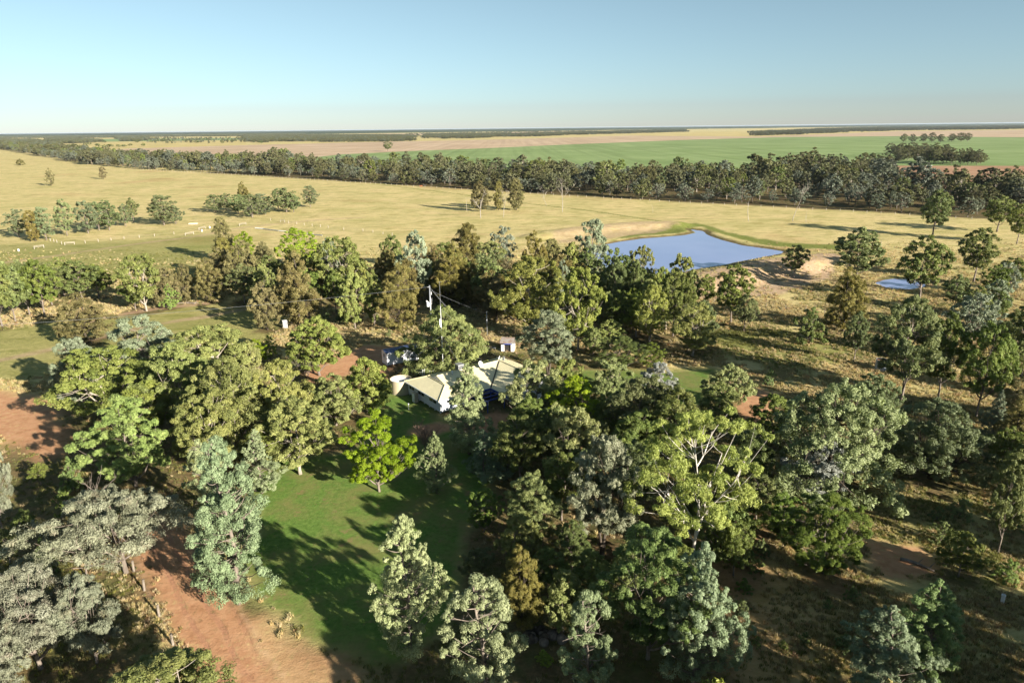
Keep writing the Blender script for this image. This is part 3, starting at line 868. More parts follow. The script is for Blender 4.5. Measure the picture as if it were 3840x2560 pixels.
# ------------------------------------------------------------------ numpy noise, distances
_rs = np.random.RandomState(11)
_lat = _rs.rand(256, 256)
def vnoise(x, y, s):
    x = np.asarray(x) / s + 1000.0; y = np.asarray(y) / s + 1000.0
    xi = np.floor(x).astype(int); yi = np.floor(y).astype(int)
    fx = x - xi; fy = y - yi
    fx = fx * fx * (3 - 2 * fx); fy = fy * fy * (3 - 2 * fy)
    a = _lat[xi & 255, yi & 255]; b = _lat[(xi + 1) & 255, yi & 255]
    c = _lat[xi & 255, (yi + 1) & 255]; d = _lat[(xi + 1) & 255, (yi + 1) & 255]
    return (a * (1 - fx) + b * fx) * (1 - fy) + (c * (1 - fx) + d * fx) * fy
def fnoise(x, y, s):
    return (vnoise(x, y, s) + .5 * vnoise(x + 37, y - 11, s / 2.1) + .25 * vnoise(x - 71, y + 53, s / 4.3)) / 1.75 - .5
def seg_dist(x, y, a, b):
    ax, ay = a; bx, by = b
    dx, dy = bx - ax, by - ay
    t = np.clip(((x - ax) * dx + (y - ay) * dy) / (dx * dx + dy * dy + 1e-9), 0, 1)
    return np.hypot(x - ax - t * dx, y - ay - t * dy)
def line_dist(x, y, pts):
    d = np.full(np.shape(x), 1e9)
    for a, b in zip(pts[:-1], pts[1:]):
        d = np.minimum(d, seg_dist(x, y, a, b))
    return d
def poly_sdf(x, y, pts):
    d = line_dist(x, y, pts + pts[:1])
    ins = np.zeros(np.shape(x), dtype=bool)
    for (x1, y1), (x2, y2) in zip(pts, pts[1:] + pts[:1]):
        if y1 == y2: continue
        ins ^= ((y1 > y) != (y2 > y)) & (x < (x2 - x1) * (y - y1) / (y2 - y1) + x1)
    return np.where(ins, -d, d)
def sstep(a, b, x):
    t = np.clip((x - a) / (b - a), 0, 1)
    return t * t * (3 - 2 * t)

def terrain(x, y):
    x = np.asarray(x, dtype=float); y = np.asarray(y, dtype=float)
    near = 1 - sstep(450, 900, np.hypot(x, y))
    z = fnoise(x, y, 34.0) * .55 * near + fnoise(x, y, 5.0) * .12 * near
    d = line_dist(x, y, MOUND_CREST) + fnoise(x, y, 7.0) * 3
    z = z + 2.3 * (1 - sstep(3.0, 13.0, d)) + fnoise(x, y, 3.0) * .5 * (1 - sstep(6.0, 14.0, d))
    d = line_dist(x, y, BANK_CREST) + fnoise(x, y, 9.0) * 3
    z = z + 1.7 * (1 - sstep(2.0, 14.0, d))
    for poly in (WATER, POND):
        s = poly_sdf(x, y, poly) + fnoise(x, y, 6.0) * 1.6
        k = 1 - sstep(2.0, 9.0, s)
        z = z * (1 - k) + np.clip(-.35 + s * .16, -1.6, .3) * k
    dt = line_dist(x, y, ZONES['track'][2])
    z = z * sstep(1.5, 9, dt)
    s = poly_sdf(x, y, ZONES['lawn'][2])
    z = z * sstep(-2, 8, s) + .0
    return z
def ground_z(x, y):
    return float(terrain(np.array([x]), np.array([y]))[0])

# ------------------------------------------------------------------ materials
class NT:
    def __init__(s, name):
        s.m = bpy.data.materials.new(name); s.m.use_nodes = True
        s.t = s.m.node_tree; s.n = s.t.nodes; s.p = s.n["Principled BSDF"]; s.out = s.n["Material Output"]
    def node(s, typ, **kw):
        n = s.n.new("ShaderNode" + typ)
        for k, v in kw.items(): setattr(n, k, v)
        return n
    def put(s, sock, v):
        if hasattr(v, 'is_linked') or isinstance(v, bpy.types.NodeSocket): s.t.links.new(v, sock)
        elif isinstance(v, (tuple, list)) and len(v) == 3 and sock.type == 'RGBA': sock.default_value = (*v, 1)
        else: sock.default_value = v
    def attr(s, name):
        n = s.node("Attribute"); n.attribute_name = name; return n.outputs["Fac"]
    def obj(s): return s.node("TexCoord").outputs["Object"]
    def geo(s): return s.node("NewGeometry").outputs["Position"]
    def mapping(s, vec, scale=(1, 1, 1), rot=(0, 0, 0)):
        n = s.node("Mapping"); s.put(n.inputs[0], vec); n.inputs["Scale"].default_value = scale; n.inputs["Rotation"].default_value = rot
        return n.outputs[0]
    def noise(s, vec, scale, detail=4, rough=.55, col=False, dist=0):
        n = s.node("TexNoise"); s.put(n.inputs["Vector"], vec); n.inputs["Scale"].default_value = scale
        n.inputs["Detail"].default_value = detail; n.inputs["Roughness"].default_value = rough; n.inputs["Distortion"].default_value = dist
        return n.outputs[1 if col else 0]
    def ramp(s, fac, stops, interp='LINEAR'):
        n = s.node("ValToRGB"); s.put(n.inputs[0], fac); cr = n.color_ramp; cr.interpolation = interp
        while len(cr.elements) < len(stops): cr.elements.new(.5)
        for e, (p, c) in zip(cr.elements, stops):
            e.position = p; e.color = (*c, 1) if len(c) == 3 else c
        return n.outputs[0]
    def rng(s, v, a, b, c=0., d=1.):
        n = s.node("MapRange"); s.put(n.inputs[0], v)
        for i, q in enumerate((a, b, c, d)): n.inputs[i + 1].default_value = q
        return n.outputs[0]
    def mix(s, f, a, b, mode='MIX'):
        n = s.node("Mix"); n.data_type = 'RGBA'; n.blend_type = mode
        s.put(n.inputs[0], f); s.put(n.inputs[6], a); s.put(n.inputs[7], b)
        return n.outputs[2]
    def math(s, op, a, b=0.):
        n = s.node("Math"); n.operation = op; s.put(n.inputs[0], a); s.put(n.inputs[1], b); return n.outputs[0]
    def bump(s, h, strength=.5, dist=.1, norm=None):
        n = s.node("Bump"); s.put(n.inputs["Height"], h); n.inputs["Strength"].default_value = strength; n.inputs["Distance"].default_value = dist
        if norm is not None: s.put(n.inputs["Normal"], norm)
        return n.outputs[0]
    def hsv(s, col, h=.5, sa=1., v=1.):
        n = s.node("HueSaturation"); s.put(n.inputs["Color"], col); s.put(n.inputs["Hue"], h); s.put(n.inputs["Saturation"], sa); s.put(n.inputs["Value"], v)
        return n.outputs[0]
    def done(s, col=None, rough=.8, spec=.3, norm=None, metal=0.):
        if col is not None: s.put(s.p.inputs["Base Color"], col)
        s.put(s.p.inputs["Roughness"], rough); s.put(s.p.inputs["Specular IOR Level"], spec); s.put(s.p.inputs["Metallic"], metal)
        if norm is not None: s.put(s.p.inputs["Normal"], norm)
        return s.m

def leaf_mat(name, dark, mid, light, trans=.22, brown=0.0, spec=.25, gain=1.85):
    t = NT(name)
    v = t.attr("var")
    g = gain
    dark = tuple(x * .85 for x in dark)
    dark, mid, light = [tuple(min(.62, x * g) for x in q) for q in (dark, mid, light)]
    c = t.ramp(v, [(0.0, dark), (.5, mid), (1.0, light)])
    if brown:
        b = t.rng(t.noise(t.obj(), .55, 3), .56, .72)
        c = t.mix(t.math('MULTIPLY', b, brown), c, (.16, .085, .035))
    oi = t.node("ObjectInfo")
    c = t.hsv(c, t.rng(oi.outputs["Random"], 0, 1, .472, .503), t.rng(t.math('FRACT', t.math('MULTIPLY', oi.outputs["Random"], 7.3)), 0, 1, .82, 1.08), t.math('MULTIPLY', t.rng(t.noise(t.obj(), .35, 2), .3, .7, .80, 1.16), t.rng(t.math('FRACT', t.math('MULTIPLY', oi.outputs["Random"], 13.7)), 0, 1, .80, 1.14)))
    m = t.done(c, .55, spec)
    tr = t.node("BsdfTranslucent"); t.put(tr.inputs[0], t.mix(1.0, c, (1.1, 1.15, .55), 'MULTIPLY'))
    mx = t.node("MixShader"); mx.inputs[0].default_value = trans
    t.t.links.new(t.p.outputs[0], mx.inputs[1]); t.t.links.new(tr.outputs[0], mx.inputs[2]); t.t.links.new(mx.outputs[0], t.out.inputs[0])
    return m

def bark_mat(name, a, b, scale=2.0):
    t = NT(name)
    n = t.noise(t.mapping(t.obj(), (1, 1, .3)), scale, 5, .6)
    return t.done(t.ramp(n, [(.3, a), (.65, b)]), .9, .15, t.bump(n, .6, .05))

def flat_mat(name, col, rough=.6, var=.12, scale=1.5, metal=0., spec=.4):
    t = NT(name)
    n = t.noise(t.obj(), scale, 5, .6)
    c = t.hsv((*col, 1) if False else t.ramp(n, [(.25, tuple(x * (1 - var) for x in col)), (.75, tuple(min(1, x * (1 + var)) for x in col))]))
    return t.done(c, rough, spec, None, metal)

LEAF = {
    'euc':  leaf_mat('olive_eucalypt_leaves', (.040, .054, .012), (.102, .125, .026), (.185, .20, .050), .22, .10),
    'eucl': leaf_mat('light_olive_leaves', (.045, .065, .014), (.10, .13, .034), (.18, .20, .065)),
    'eucd': leaf_mat('dark_eucalypt_leaves', (.028, .042, .010), (.066, .090, .022), (.125, .145, .042), .2, .15),
    'silb': leaf_mat('blue_silver_leaves', (.045, .062, .034), (.105, .132, .080), (.18, .21, .14), .12),
    'silv': leaf_mat('silver_grey_leaves', (.036, .044, .025), (.088, .097, .061), (.155, .166, .113), .12, .35),
    'cyp':  leaf_mat('pale_cypress_foliage', (.045, .064, .026), (.112, .145, .062), (.20, .24, .118), .15),
    'cyp2': leaf_mat('blue_cypress_foliage', (.04, .062, .032), (.094, .13, .070), (.165, .21, .122), .15),
    'cyp3': leaf_mat('green_cypress_foliage', (.035, .065, .012), (.085, .14, .03), (.16, .22, .06), .15),
    'cas':  leaf_mat('brown_casuarina_foliage', (.04, .042, .012), (.095, .09, .025), (.17, .15, .05), .2, .4),
    'jac':  leaf_mat('fresh_green_leaves', (.018, .032, .007), (.054, .083, .016), (.115, .15, .035), .25),
    'jac3': leaf_mat('lime_green_leaves', (.05, .085, .008), (.13, .19, .018), (.22, .275, .04), .35),
    'lem':  leaf_mat('yellow_gum_leaves', (.055, .074, .011), (.13, .158, .024), (.215, .23, .045), .28, .12),
    'dome': leaf_mat('grey_green_leaves', (.04, .06, .02), (.095, .13, .05), (.17, .205, .095)),
    'dom2': leaf_mat('dull_olive_leaves', (.035, .048, .018), (.075, .098, .04), (.125, .15, .07)),
    'wal':  leaf_mat('pale_green_broad_leaves', (.04, .06, .02), (.10, .135, .048), (.19, .22, .085), .25),
    'bgrey': leaf_mat('belt_grey_green_leaves', (.024, .032, .021), (.062, .074, .05), (.12, .135, .095), .1),
    'boliv': leaf_mat('belt_olive_leaves', (.024, .028, .012), (.055, .060, .024), (.095, .10, .042), .15, .3),
    'grey': leaf_mat('silver_narrow_leaves', (.07, .075, .06), (.16, .17, .15), (.30, .31, .28), .1),
    'wht':  leaf_mat('grey_gum_leaves', (.05, .06, .03), (.115, .135, .075), (.20, .215, .135), .18, .5),
    'fern': leaf_mat('feathery_green_leaves', (.05, .075, .02), (.12, .16, .05), (.20, .24, .085), .25),
    'bush': leaf_mat('scrub_leaves', (.035, .06, .014), (.075, .115, .028), (.13, .17, .05)),
}
BARK = {
    'grey': bark_mat('grey_bark', (.10, .08, .065), (.24, .20, .165)),
    'pale': bark_mat('pale_bark', (.20, .165, .13), (.42, .37, .31)),
    'white': bark_mat('white_bark', (.42, .38, .32), (.66, .61, .54)),
    'dead': bark_mat('dead_wood', (.24, .215, .18), (.42, .38, .33)),
    'dark': bark_mat('dark_bark', (.035, .028, .022), (.10, .08, .062)),
    'red': bark_mat('reddish_twigs', (.16, .10, .075), (.30, .20, .16)),
}

# ------------------------------------------------------------------ tree generator
def unit(a):
    return a / np.maximum(np.linalg.norm(a, axis=-1, keepdims=True), 1e-9)

PROF = {
    'round': lambda t: np.sin(np.pi * (.13 + .80 * t)) ** .75,
    'oval': lambda t: np.sin(np.pi * (.16 + .76 * t)) ** .8,
    'cone': lambda t: np.minimum(1, .45 + t * 4.5) * (1.03 - t) ** .72,
    'column': lambda t: np.minimum(1, .62 + t * 1.3) * np.maximum(1.0 - t ** 3.2, 0) ** .55,
    'umbrella': lambda t: np.sin(np.pi * np.clip(.17 + .72 * t, 0, 1)) ** .6,
    'cyp': lambda t: np.minimum(1, .55 + t * 2.2) * np.maximum(1.02 - t ** 1.7, 0) ** .75,
    'dome': lambda t: np.sqrt(np.maximum(1.03 - t * t, 0)),
}
# H, W nominal size; cb crown base; prof; n clumps; clump radius; squash; puffs; leaves per puff; leaf length, width; pose; limbs; trunk radius; stems
SP = {
    'euc':  dict(H=13, W=10, cb=.20, prof='round', n=70, r=(.85, 1.7), sq=.76, pf=9, lv=36, L=.31, B=.15, pose='mix', limbs=8, tr=.24, bark='pale'),
    'eucd': dict(H=13, W=9, cb=.27, prof='round', n=62, r=(.85, 1.6), sq=.8, pf=9, lv=36, L=.31, B=.15, pose='mix', limbs=7, tr=.20, bark='grey'),
    'eucl': dict(H=9, W=8, cb=.10, prof='round', n=64, r=(.75, 1.3), sq=.8, pf=8, lv=32, L=.28, B=.15, pose='mix', limbs=6, tr=.18, bark='grey'),
    'silb': dict(H=12, W=9.5, cb=.16, prof='oval', n=60, r=(.9, 1.6), sq=.72, pf=8, lv=36, L=.34, B=.12, pose='droop', limbs=7, tr=.22, bark='grey'),
    'silv': dict(H=10, W=9, cb=.16, prof='round', n=56, r=(.9, 1.7), sq=.72, pf=9, lv=40, L=.30, B=.10, pose='droop', limbs=7, tr=.2, bark='grey'),
    'silvw': dict(H=11, W=14, cb=.30, prof='round', n=60, r=(1.1, 2.1), sq=.66, pf=10, lv=40, L=.30, B=.10, pose='droop', limbs=8, tr=.24, bark='grey', lean=3.0),
    'cyp':  dict(H=15, W=7.5, cb=.05, prof='cyp', n=120, r=(.55, 1.25), sq=1.0, pf=9, lv=38, L=.18, B=.095, lobe=1.9, pose='up', limbs=0, tr=.2, bark='grey'),
    'cypsp': dict(H=13, W=6.2, cb=.16, prof='column', n=56, r=(.55, 1.1), sq=1.0, pf=9, lv=42, L=.18, B=.095, pose='up', limbs=0, tr=.2, bark='grey', bare=10, gap=.5),
    'cas':  dict(H=12, W=7.5, cb=.07, prof='column', n=84, r=(.7, 1.2), sq=.95, pf=8, lv=34, L=.42, B=.07, pose='wild', limbs=5, tr=.18, bark='dark'),
    'jac':  dict(H=11, W=10, cb=.14, prof='round', n=84, r=(.8, 1.5), sq=.55, pf=9, lv=36, L=.32, B=.13, pose='flat', limbs=8, tr=.2, bark='grey'),
    'lem':  dict(H=18, W=14, cb=.30, prof='umbrella', n=70, r=(.9, 1.7), sq=.7, pf=9, lv=38, L=.36, B=.11, pose='droop', limbs=10, tr=.19, bark='white'),
    'dome': dict(H=11, W=13, cb=.08, prof='dome', n=120, r=(.9, 1.6), sq=.75, pf=8, lv=30, L=.30, B=.13, pose='mix', limbs=8, tr=.3, bark='dark'),
    'wht':  dict(H=13, W=8, cb=.2, prof='oval', n=70, r=(.7, 1.3), sq=.85, pf=8, lv=34, L=.34, B=.11, pose='droop', limbs=6, tr=.2, bark='dark', stems=2),
    'grey': dict(H=8.5, W=8.5, cb=.12, prof='round', n=60, r=(.6, 1.2), sq=.85, pf=7, lv=30, L=.38, B=.09, pose='wild', limbs=7, tr=.14, bark='grey'),
    'bush': dict(H=3, W=3.2, cb=.02, prof='dome', n=34, r=(.3, .55), sq=.85, pf=6, lv=26, L=.16, B=.08, pose='mix', limbs=0, tr=.05, bark='grey'),
}
# species key -> geometry, leaf material, bark override
KIND = {
    'euc': ('euc', 'euc', None, 'eucalyptus_tree'), 'eucd': ('eucd', 'eucd', None, 'eucalyptus_tree'), 'eucl': ('eucl', 'eucl', None, 'leafy_tree'),
    'silb': ('silb', 'silb', None, 'silver_tree'), 'silv': ('silv', 'silv', None, 'wattle_tree'), 'silvw': ('silvw', 'silv', None, 'wattle_tree'),
    'cyp': ('cyp', 'cyp', None, 'cypress_pine'), 'cyp2': ('cyp', 'cyp2', None, 'cypress_pine'), 'cyp3': ('cyp', 'cyp3', None, 'cypress_pine'),
    'cypsp': ('cypsp', 'cyp', None, 'cypress_pine'), 'cas': ('cas', 'cas', None, 'casuarina_tree'),
    'jac': ('jac', 'jac', None, 'leafy_tree'), 'jac2': ('jac', 'jac', None, 'leafy_tree'), 'jac3': ('jac', 'jac3', None, 'leafy_tree'),
    'lem': ('lem', 'lem', None, 'gum_tree'), 'dome': ('dome', 'dome', None, 'dome_tree'), 'dome2': ('dome', 'dom2', None, 'dome_tree'),
    'walnut': ('dome', 'wal', None, 'dome_tree'), 'grey': ('grey', 'grey', None, 'silver_tree'),
    'wht': ('wht', 'wht', None, 'gum_tree'), 'wht2': ('wht', 'wal', None, 'leafy_tree'), 'wht3': ('wht', 'wht', None, 'leafy_tree'),
    'fern': ('jac', 'fern', None, 'leafy_tree'), 'pad': ('silb', 'dom2', None, 'leafy_tree'), 'grv': ('silb', 'boliv', None, 'eucalyptus_tree'), 'bsil': ('silb', 'bgrey', None, 'silver_tree'), 'beuc': ('eucl', 'boliv', None, 'eucalyptus_tree'), 'bcas': ('cas', 'boliv', None, 'casuarina_tree'), 'bush': ('bush', 'bush', None, 'shrub'),
}

def leaves(cent, nrm_out, n_each, rad, p, rs, lod):
    """leaf blades round puff centres: returns V (4n,3), var (n)"""
    k = len(cent)
    c = np.repeat(cent, n_each, axis=0); o = np.repeat(nrm_out, n_each, axis=0); rr = np.repeat(rad, n_each)
    n = len(c)
    d = unit(rs.randn(n, 3) + o * .55)
    q = rs.rand(n) ** .45
    pos = c + d * (rr * q)[:, None] * np.array([1, 1, p['sq'] * .9 + .1])
    pose = p['pose']
    up = np.array([0, 0, 1.0])
    if pose == 'flat':
        nor = unit(up * 1.1 + d * .5 + rs.randn(n, 3) * .35); tang = unit(d * .8 + rs.randn(n, 3) * .6)
    elif pose == 'up':
        nor = unit(d * 1.0 + rs.randn(n, 3) * .45 + up * .25); tang = unit(up * 1.0 + d * .6 + rs.randn(n, 3) * .4)
    elif pose == 'droop':
        nor = unit(d * .9 + up * .35 + rs.randn(n, 3) * .5); tang = unit(-up * .7 + d * .5 + rs.randn(n, 3) * .6)
    elif pose == 'wild':
        nor = unit(d * .8 + rs.randn(n, 3) * .6 + up * .2); tang = unit(rs.randn(n, 3) * .8 + up * .5 + d * .4)
    else:
        nor = unit(d * .9 + up * .45 + rs.randn(n, 3) * .5); tang = unit(rs.randn(n, 3))
    tang = unit(tang - nor * np.sum(tang * nor, axis=1, keepdims=True))
    bi = np.cross(nor, tang)
    s = (.54 + .5 * rs.rand(n)) * lod['size']
    L = (p['L'] * s * .5)[:, None]; B = (p['B'] * s * .5 * lod.get('fat', 1))[:, None]
    V = np.empty((n, 3, 3))
    V[:, 0] = pos - tang * L + bi * B; V[:, 1] = pos - tang * L * .8 - bi * B; V[:, 2] = pos + tang * L
    return V.reshape(-1, 3), nor

def tree_mesh(key, seed, lod):
    p = SP[key]
    rs = np.random.RandomState(seed * 77 + sum(ord(ch) for ch in key))
    H, W, cb = p['H'], p['W'], p['cb']
    prof = PROF[p['prof']]
    ph = rs.rand(6) * 6.28
    C, RR = [], []
    tries = 0
    n_cl = max(12, int(p['n'] * lod.get('clumps', 1)))
    gaps = [(rs.uniform(.25, .85), rs.uniform(.03, .07)) for _ in range(2)] if p.get('gap') else []
    side = rs.rand() * 6.28
    while len(C) < n_cl and tries < n_cl * 60:
        tries += 1
        tt = rs.rand() ** (.8 if p['prof'] in ('cone', 'cyp', 'column') else .95)
        if any(abs(tt - g) < w for g, w in gaps): continue
        a = rs.rand() * 6.2832
        lob = 1 + p.get('lobe', 1) * (.20 * math.sin(2 * a + ph[0] + 3 * tt) + .14 * math.sin(3 * a + ph[1] - 5 * tt) + .10 * math.sin(7 * tt + ph[2] + a) + .06 * math.sin(15 * tt + ph[5] + 2 * a))
        Rm = W * .5 * float(prof(np.array(tt))) * lob
        rc = (p['r'][0] * .75 + (p['r'][1] - p['r'][0] * .75) * rs.rand() ** 1.3) * (1.0 if p['prof'] != 'cyp' else (1.12 - .5 * tt))
        Rm = max(Rm - rc * .75, .05)
        rad = Rm * rs.rand() ** .38
        z = cb * H + tt * (1 - cb) * H - rc * .6 * (tt > .5) + rc * .5 * (tt < .2)
        if p.get('gap') and abs(((a - side + 3.14159) % 6.2832) - 3.14159) < .7 and rs.rand() < p['gap'] and tt < .8: continue
        q = np.array([rad * math.cos(a) + p.get('lean', 0) * tt, rad * math.sin(a), min(z, H - rc * .7)])
        if C:
            dd = np.linalg.norm(np.array(C) - q, axis=1)
            if np.any(dd < .62 * (np.array(RR) + rc) * (.95 if tries < n_cl * 25 else .7)): continue
        C.append(q); RR.append(rc)
    C = np.array(C); RR = np.array(RR)
    axis = np.array([p.get('lean', 0) * .5, 0, cb * H + (1 - cb) * H * .35])
    out = unit((C - axis) * np.array([1, 1, .8]))
    # puffs on each clump
    pf = p['pf']
    m = len(C)
    d = unit(rs.randn(m * pf, 3) + np.repeat(out, pf, axis=0) * .75 + np.array([0, 0, .25]))
    pc = np.repeat(C, pf, axis=0) + d * np.repeat(RR, pf)[:, None] * (.45 + .45 * rs.rand(m * pf))[:, None] * np.array([1, 1, p['sq']])
    pr = np.repeat(RR, pf) * rs.uniform(.34, .55, m * pf)
    keep = rs.rand(m * pf) < lod.get('puffs', 1)
    pc, pr, d = pc[keep], pr[keep], d[keep]
    cv = np.repeat(rs.rand(m), pf)[keep]
    nl = max(3, int(p['lv'] * 2.6 * lod['count']))
    V, nor = leaves(pc, d, nl, pr, p, rs, lod)
    n = len(V) // 3
    F = np.arange(n * 3).reshape(n, 3)
    var = np.clip(.18 + .30 * np.repeat(cv, nl) + .22 * np.repeat(rs.rand(len(pc)), nl) + .34 * rs.rand(n), 0, 1)
    crown = np_mesh(key + '_crown', V, F, [LEAF['euc']])
    at = crown.attributes.new("var", 'FLOAT', 'FACE')
    at.data.foreach_set("value", var.astype(np.float32))
    # wood
    mb = MB()
    wood_n = lod.get('sides', 6)
    rnd = random.Random(seed * 13 + len(key))
    stems = p.get('stems', 1)
    top = .93 if p['prof'] in ('cone', 'cyp', 'column') else cb + (1 - cb) * .5
    lean = p.get('lean', 0)
    trunks = []
    for s in range(stems):
        ang = rnd.random() * 6.28
        off = (0 if stems == 1 else .9)
        pts = []
        for i in range(8):
            f = i / 7
            pts.append(Vector((lean * f * f * top + off * math.cos(ang + 3.1 * s) * f + math.sin(f * 5 + ph[3]) * .22 * f * 2, off * math.sin(ang + 3.1 * s) * f + math.cos(f * 4 + ph[4]) * .22 * f * 2 - .2 * f, -.4 + (H * top + .4) * f)))
        rad = [p['tr'] * (1.25 if i == 0 else 1) * (1 - .8 * i / 7) + .02 for i in range(8)]
        mb.tube(pts, rad, wood_n + 1)
        trunks.append(pts)
    def on_trunk(z):
        pts = trunks[rnd.randrange(len(trunks))]
        z = max(pts[0].z + .3, min(z, pts[-1].z))
        for a, b in zip(pts[:-1], pts[1:]):
            if a.z <= z <= b.z: return a.lerp(b, (z - a.z) / (b.z - a.z + 1e-6))
        return pts[-1]
    def limb(a, b, r0, r1, k=5, sag=.15):
        a = Vector(a); b = Vector(b); dd = (b - a).length
        pts = []
        wob = Vector((rnd.uniform(-1, 1), rnd.uniform(-1, 1), rnd.uniform(-.5, .5))) * dd * .07
        for i in range(k):
            f = i / (k - 1)
            pp = a.lerp(b, f) + wob * math.sin(f * math.pi) + Vector((0, 0, -sag * dd * math.sin(f * math.pi)))
            pts.append(pp)
        mb.tube(pts, [r0 + (r1 - r0) * i / (k - 1) for i in range(k)], max(3, wood_n - 2), cap=False)
        return pts
    if lod.get('limbs', True):
        if p['limbs']:
            K = p['limbs']
            seeds = C[rs.choice(m, K, replace=False)]
            asg = np.argmin(np.linalg.norm(C[:, None] - seeds[None], axis=2), axis=1)
            for k in range(K):
                idx = np.where(asg == k)[0]
                if not len(idx): continue
                cen = C[idx].mean(axis=0)
                hz = math.hypot(cen[0], cen[1])
                a = on_trunk(max(H * cb * .55, cen[2] - hz * 1.1 - 1.0))
                e = Vector(cen * .9 + np.array([0, 0, cen[2] * .03]))
                lp = limb(a, e, p['tr'] * .55, p['tr'] * .22, 6, .12)
                for i in idx:
                    st = lp[rnd.choice((2, 3, 4, 5))]
                    limb(st, Vector(C[i]) + Vector(out[i]) * RR[i] * .5, p['tr'] * .2, .015, 4, .08)
        else:
            for i in range(m):
                z = C[i][2] - .45 * math.hypot(C[i][0], C[i][1]) - .2
                limb(on_trunk(z), C[i], p['tr'] * .28, .02, 4, .1)
        for b in range(p.get('bare', 0)):
            a = on_trunk(H * rnd.uniform(.2, .95)); an = rnd.random() * 6.28; ln = rnd.uniform(1.0, 2.6)
            e = a + Vector((math.cos(an) * ln, math.sin(an) * ln, rnd.uniform(.1, 1.0)))
            lp = limb(a, e, .07, .02, 5, -.1)
            for _ in range(3):
                s0 = lp[rnd.choice((2, 3))]
                limb(s0, s0 + Vector((rnd.uniform(-.8, .8), rnd.uniform(-.8, .8), rnd.uniform(-.1, .7))), .03, .008, 3, 0)
    wme = bpy.data.meshes.new(key + '_trunk')
    wme.from_pydata(mb.v, [], mb.f)
    wme.polygons.foreach_set("use_smooth", np.ones(len(wme.polygons), dtype=bool))
    wme.materials.append(BARK[p['bark']])
    return wme, crown

LODS = {
    'hi':  dict(count=1.0, size=1.0),
    'mid': dict(count=.42, size=1.75, puffs=.75, sides=5),
    'lo':  dict(count=.16, size=2.9, puffs=.6, clumps=.6, sides=4, fat=1.25),
    'far': dict(count=.12, size=5.5, puffs=.35, clumps=.4, sides=3, limbs=False, fat=1.4),
}
_cache = {}
def proto(key, var, lod):
    k = (key, var, lod)
    if k not in _cache:
        _cache[k] = tree_mesh(key, var + 1, LODS[lod])
    return _cache[k]

trnd = random.Random(21)
def place_tree(kind, x, y, h, w, label, group=None, lod=None, cat='tree', rz=None, var=None):
    geo, leaf, bark, name = KIND[kind]
    if w < 3.0 and geo != 'bush' and h < 3.2: name = 'shrub'
    dist = math.hypot(math.hypot(x, y), EYE)
    if kind == 'grv': lod = 'mid'
    if lod is None: lod = 'hi' if dist < 175 else ('mid' if dist < 520 else ('lo' if dist < 2200 else 'far'))
    nv = {'hi': {'euc': 3, 'eucd': 3, 'eucl': 2, 'cyp': 3, 'cypsp': 2, 'cas': 2, 'jac': 2, 'silb': 2, 'dome': 2}.get(geo, 1)}.get(lod, 2)
    wme, cme = proto(geo, trnd.randrange(nv) if var is None else var % nv, lod)
    root = empty(name, (x, y, ground_z(x, y) - .03), trnd.random() * 6.28 if rz is None else rz)
    p = SP[geo]
    s = w / (p['W'] * 1.04)
    root.scale = (s, s, h / p['H'])
    tag(root, label, 'shrub' if name == 'shrub' else cat, group)
    a = link('trunk', wme, root)
    b = link('crown', cme, root)
    b.material_slots[0].link = 'OBJECT'
    b.material_slots[0].material = LEAF[leaf]
    if bark:
        a.material_slots[0].link = 'OBJECT'; a.material_slots[0].material = BARK[bark]
    return root

def scatter(name, P, rot, scl, idx, objs, label, cat):
    """one stuff object: instances of the given prototypes on points"""
    cl = bpy.data.collections.new(name + '_kinds')
    for i, o in enumerate(objs):
        o.name = "%s_kind_%02d" % (name, i)
        cl.objects.link(o)
    me = bpy.data.meshes.new(name)
    me.vertices.add(len(P)); me.vertices.foreach_set("co", np.asarray(P, dtype=np.float32).ravel())
    for nm, typ, arr in (("rz", 'FLOAT', rot), ("pick", 'INT', idx)):
        me.attributes.new(nm, typ, 'POINT').data.foreach_set("value", np.asarray(arr))
    me.attributes.new("size", 'FLOAT_VECTOR', 'POINT').data.foreach_set("vector", np.asarray(scl, dtype=np.float32).ravel())
    me.update()
    o = link(name, me)
    tag(o, label, cat, None, 'stuff')
    ng = bpy.data.node_groups.new(name + '_nodes', 'GeometryNodeTree')
    ng.interface.new_socket("Geometry", in_out='INPUT', socket_type='NodeSocketGeometry')
    ng.interface.new_socket("Geometry", in_out='OUTPUT', socket_type='NodeSocketGeometry')
    N = ng.nodes; Lk = ng.links.new
    gi = N.new("NodeGroupInput"); go = N.new("NodeGroupOutput")
    iop = N.new("GeometryNodeInstanceOnPoints"); ci = N.new("GeometryNodeCollectionInfo")
    ci.inputs[0].default_value = cl; ci.inputs[1].default_value = True; ci.inputs[2].default_value = True
    def named(nm, dt):
        a = N.new("GeometryNodeInputNamedAttribute"); a.data_type = dt; a.inputs[0].default_value = nm; return a.outputs[0]
    cx = N.new("ShaderNodeCombineXYZ")
    Lk(gi.outputs[0], iop.inputs["Points"]); Lk(ci.outputs[0], iop.inputs["Instance"])
    iop.inputs["Pick Instance"].default_value = True
    Lk(named("pick", 'INT'), iop.inputs["Instance Index"]); Lk(named("rz", 'FLOAT'), cx.inputs[2])
    Lk(cx.outputs[0], iop.inputs["Rotation"]); Lk(named("size", 'FLOAT_VECTOR'), iop.inputs["Scale"])
    Lk(iop.outputs[0], go.inputs[0])
    md = o.modifiers.new("scatter", 'NODES'); md.node_group = ng
    return o

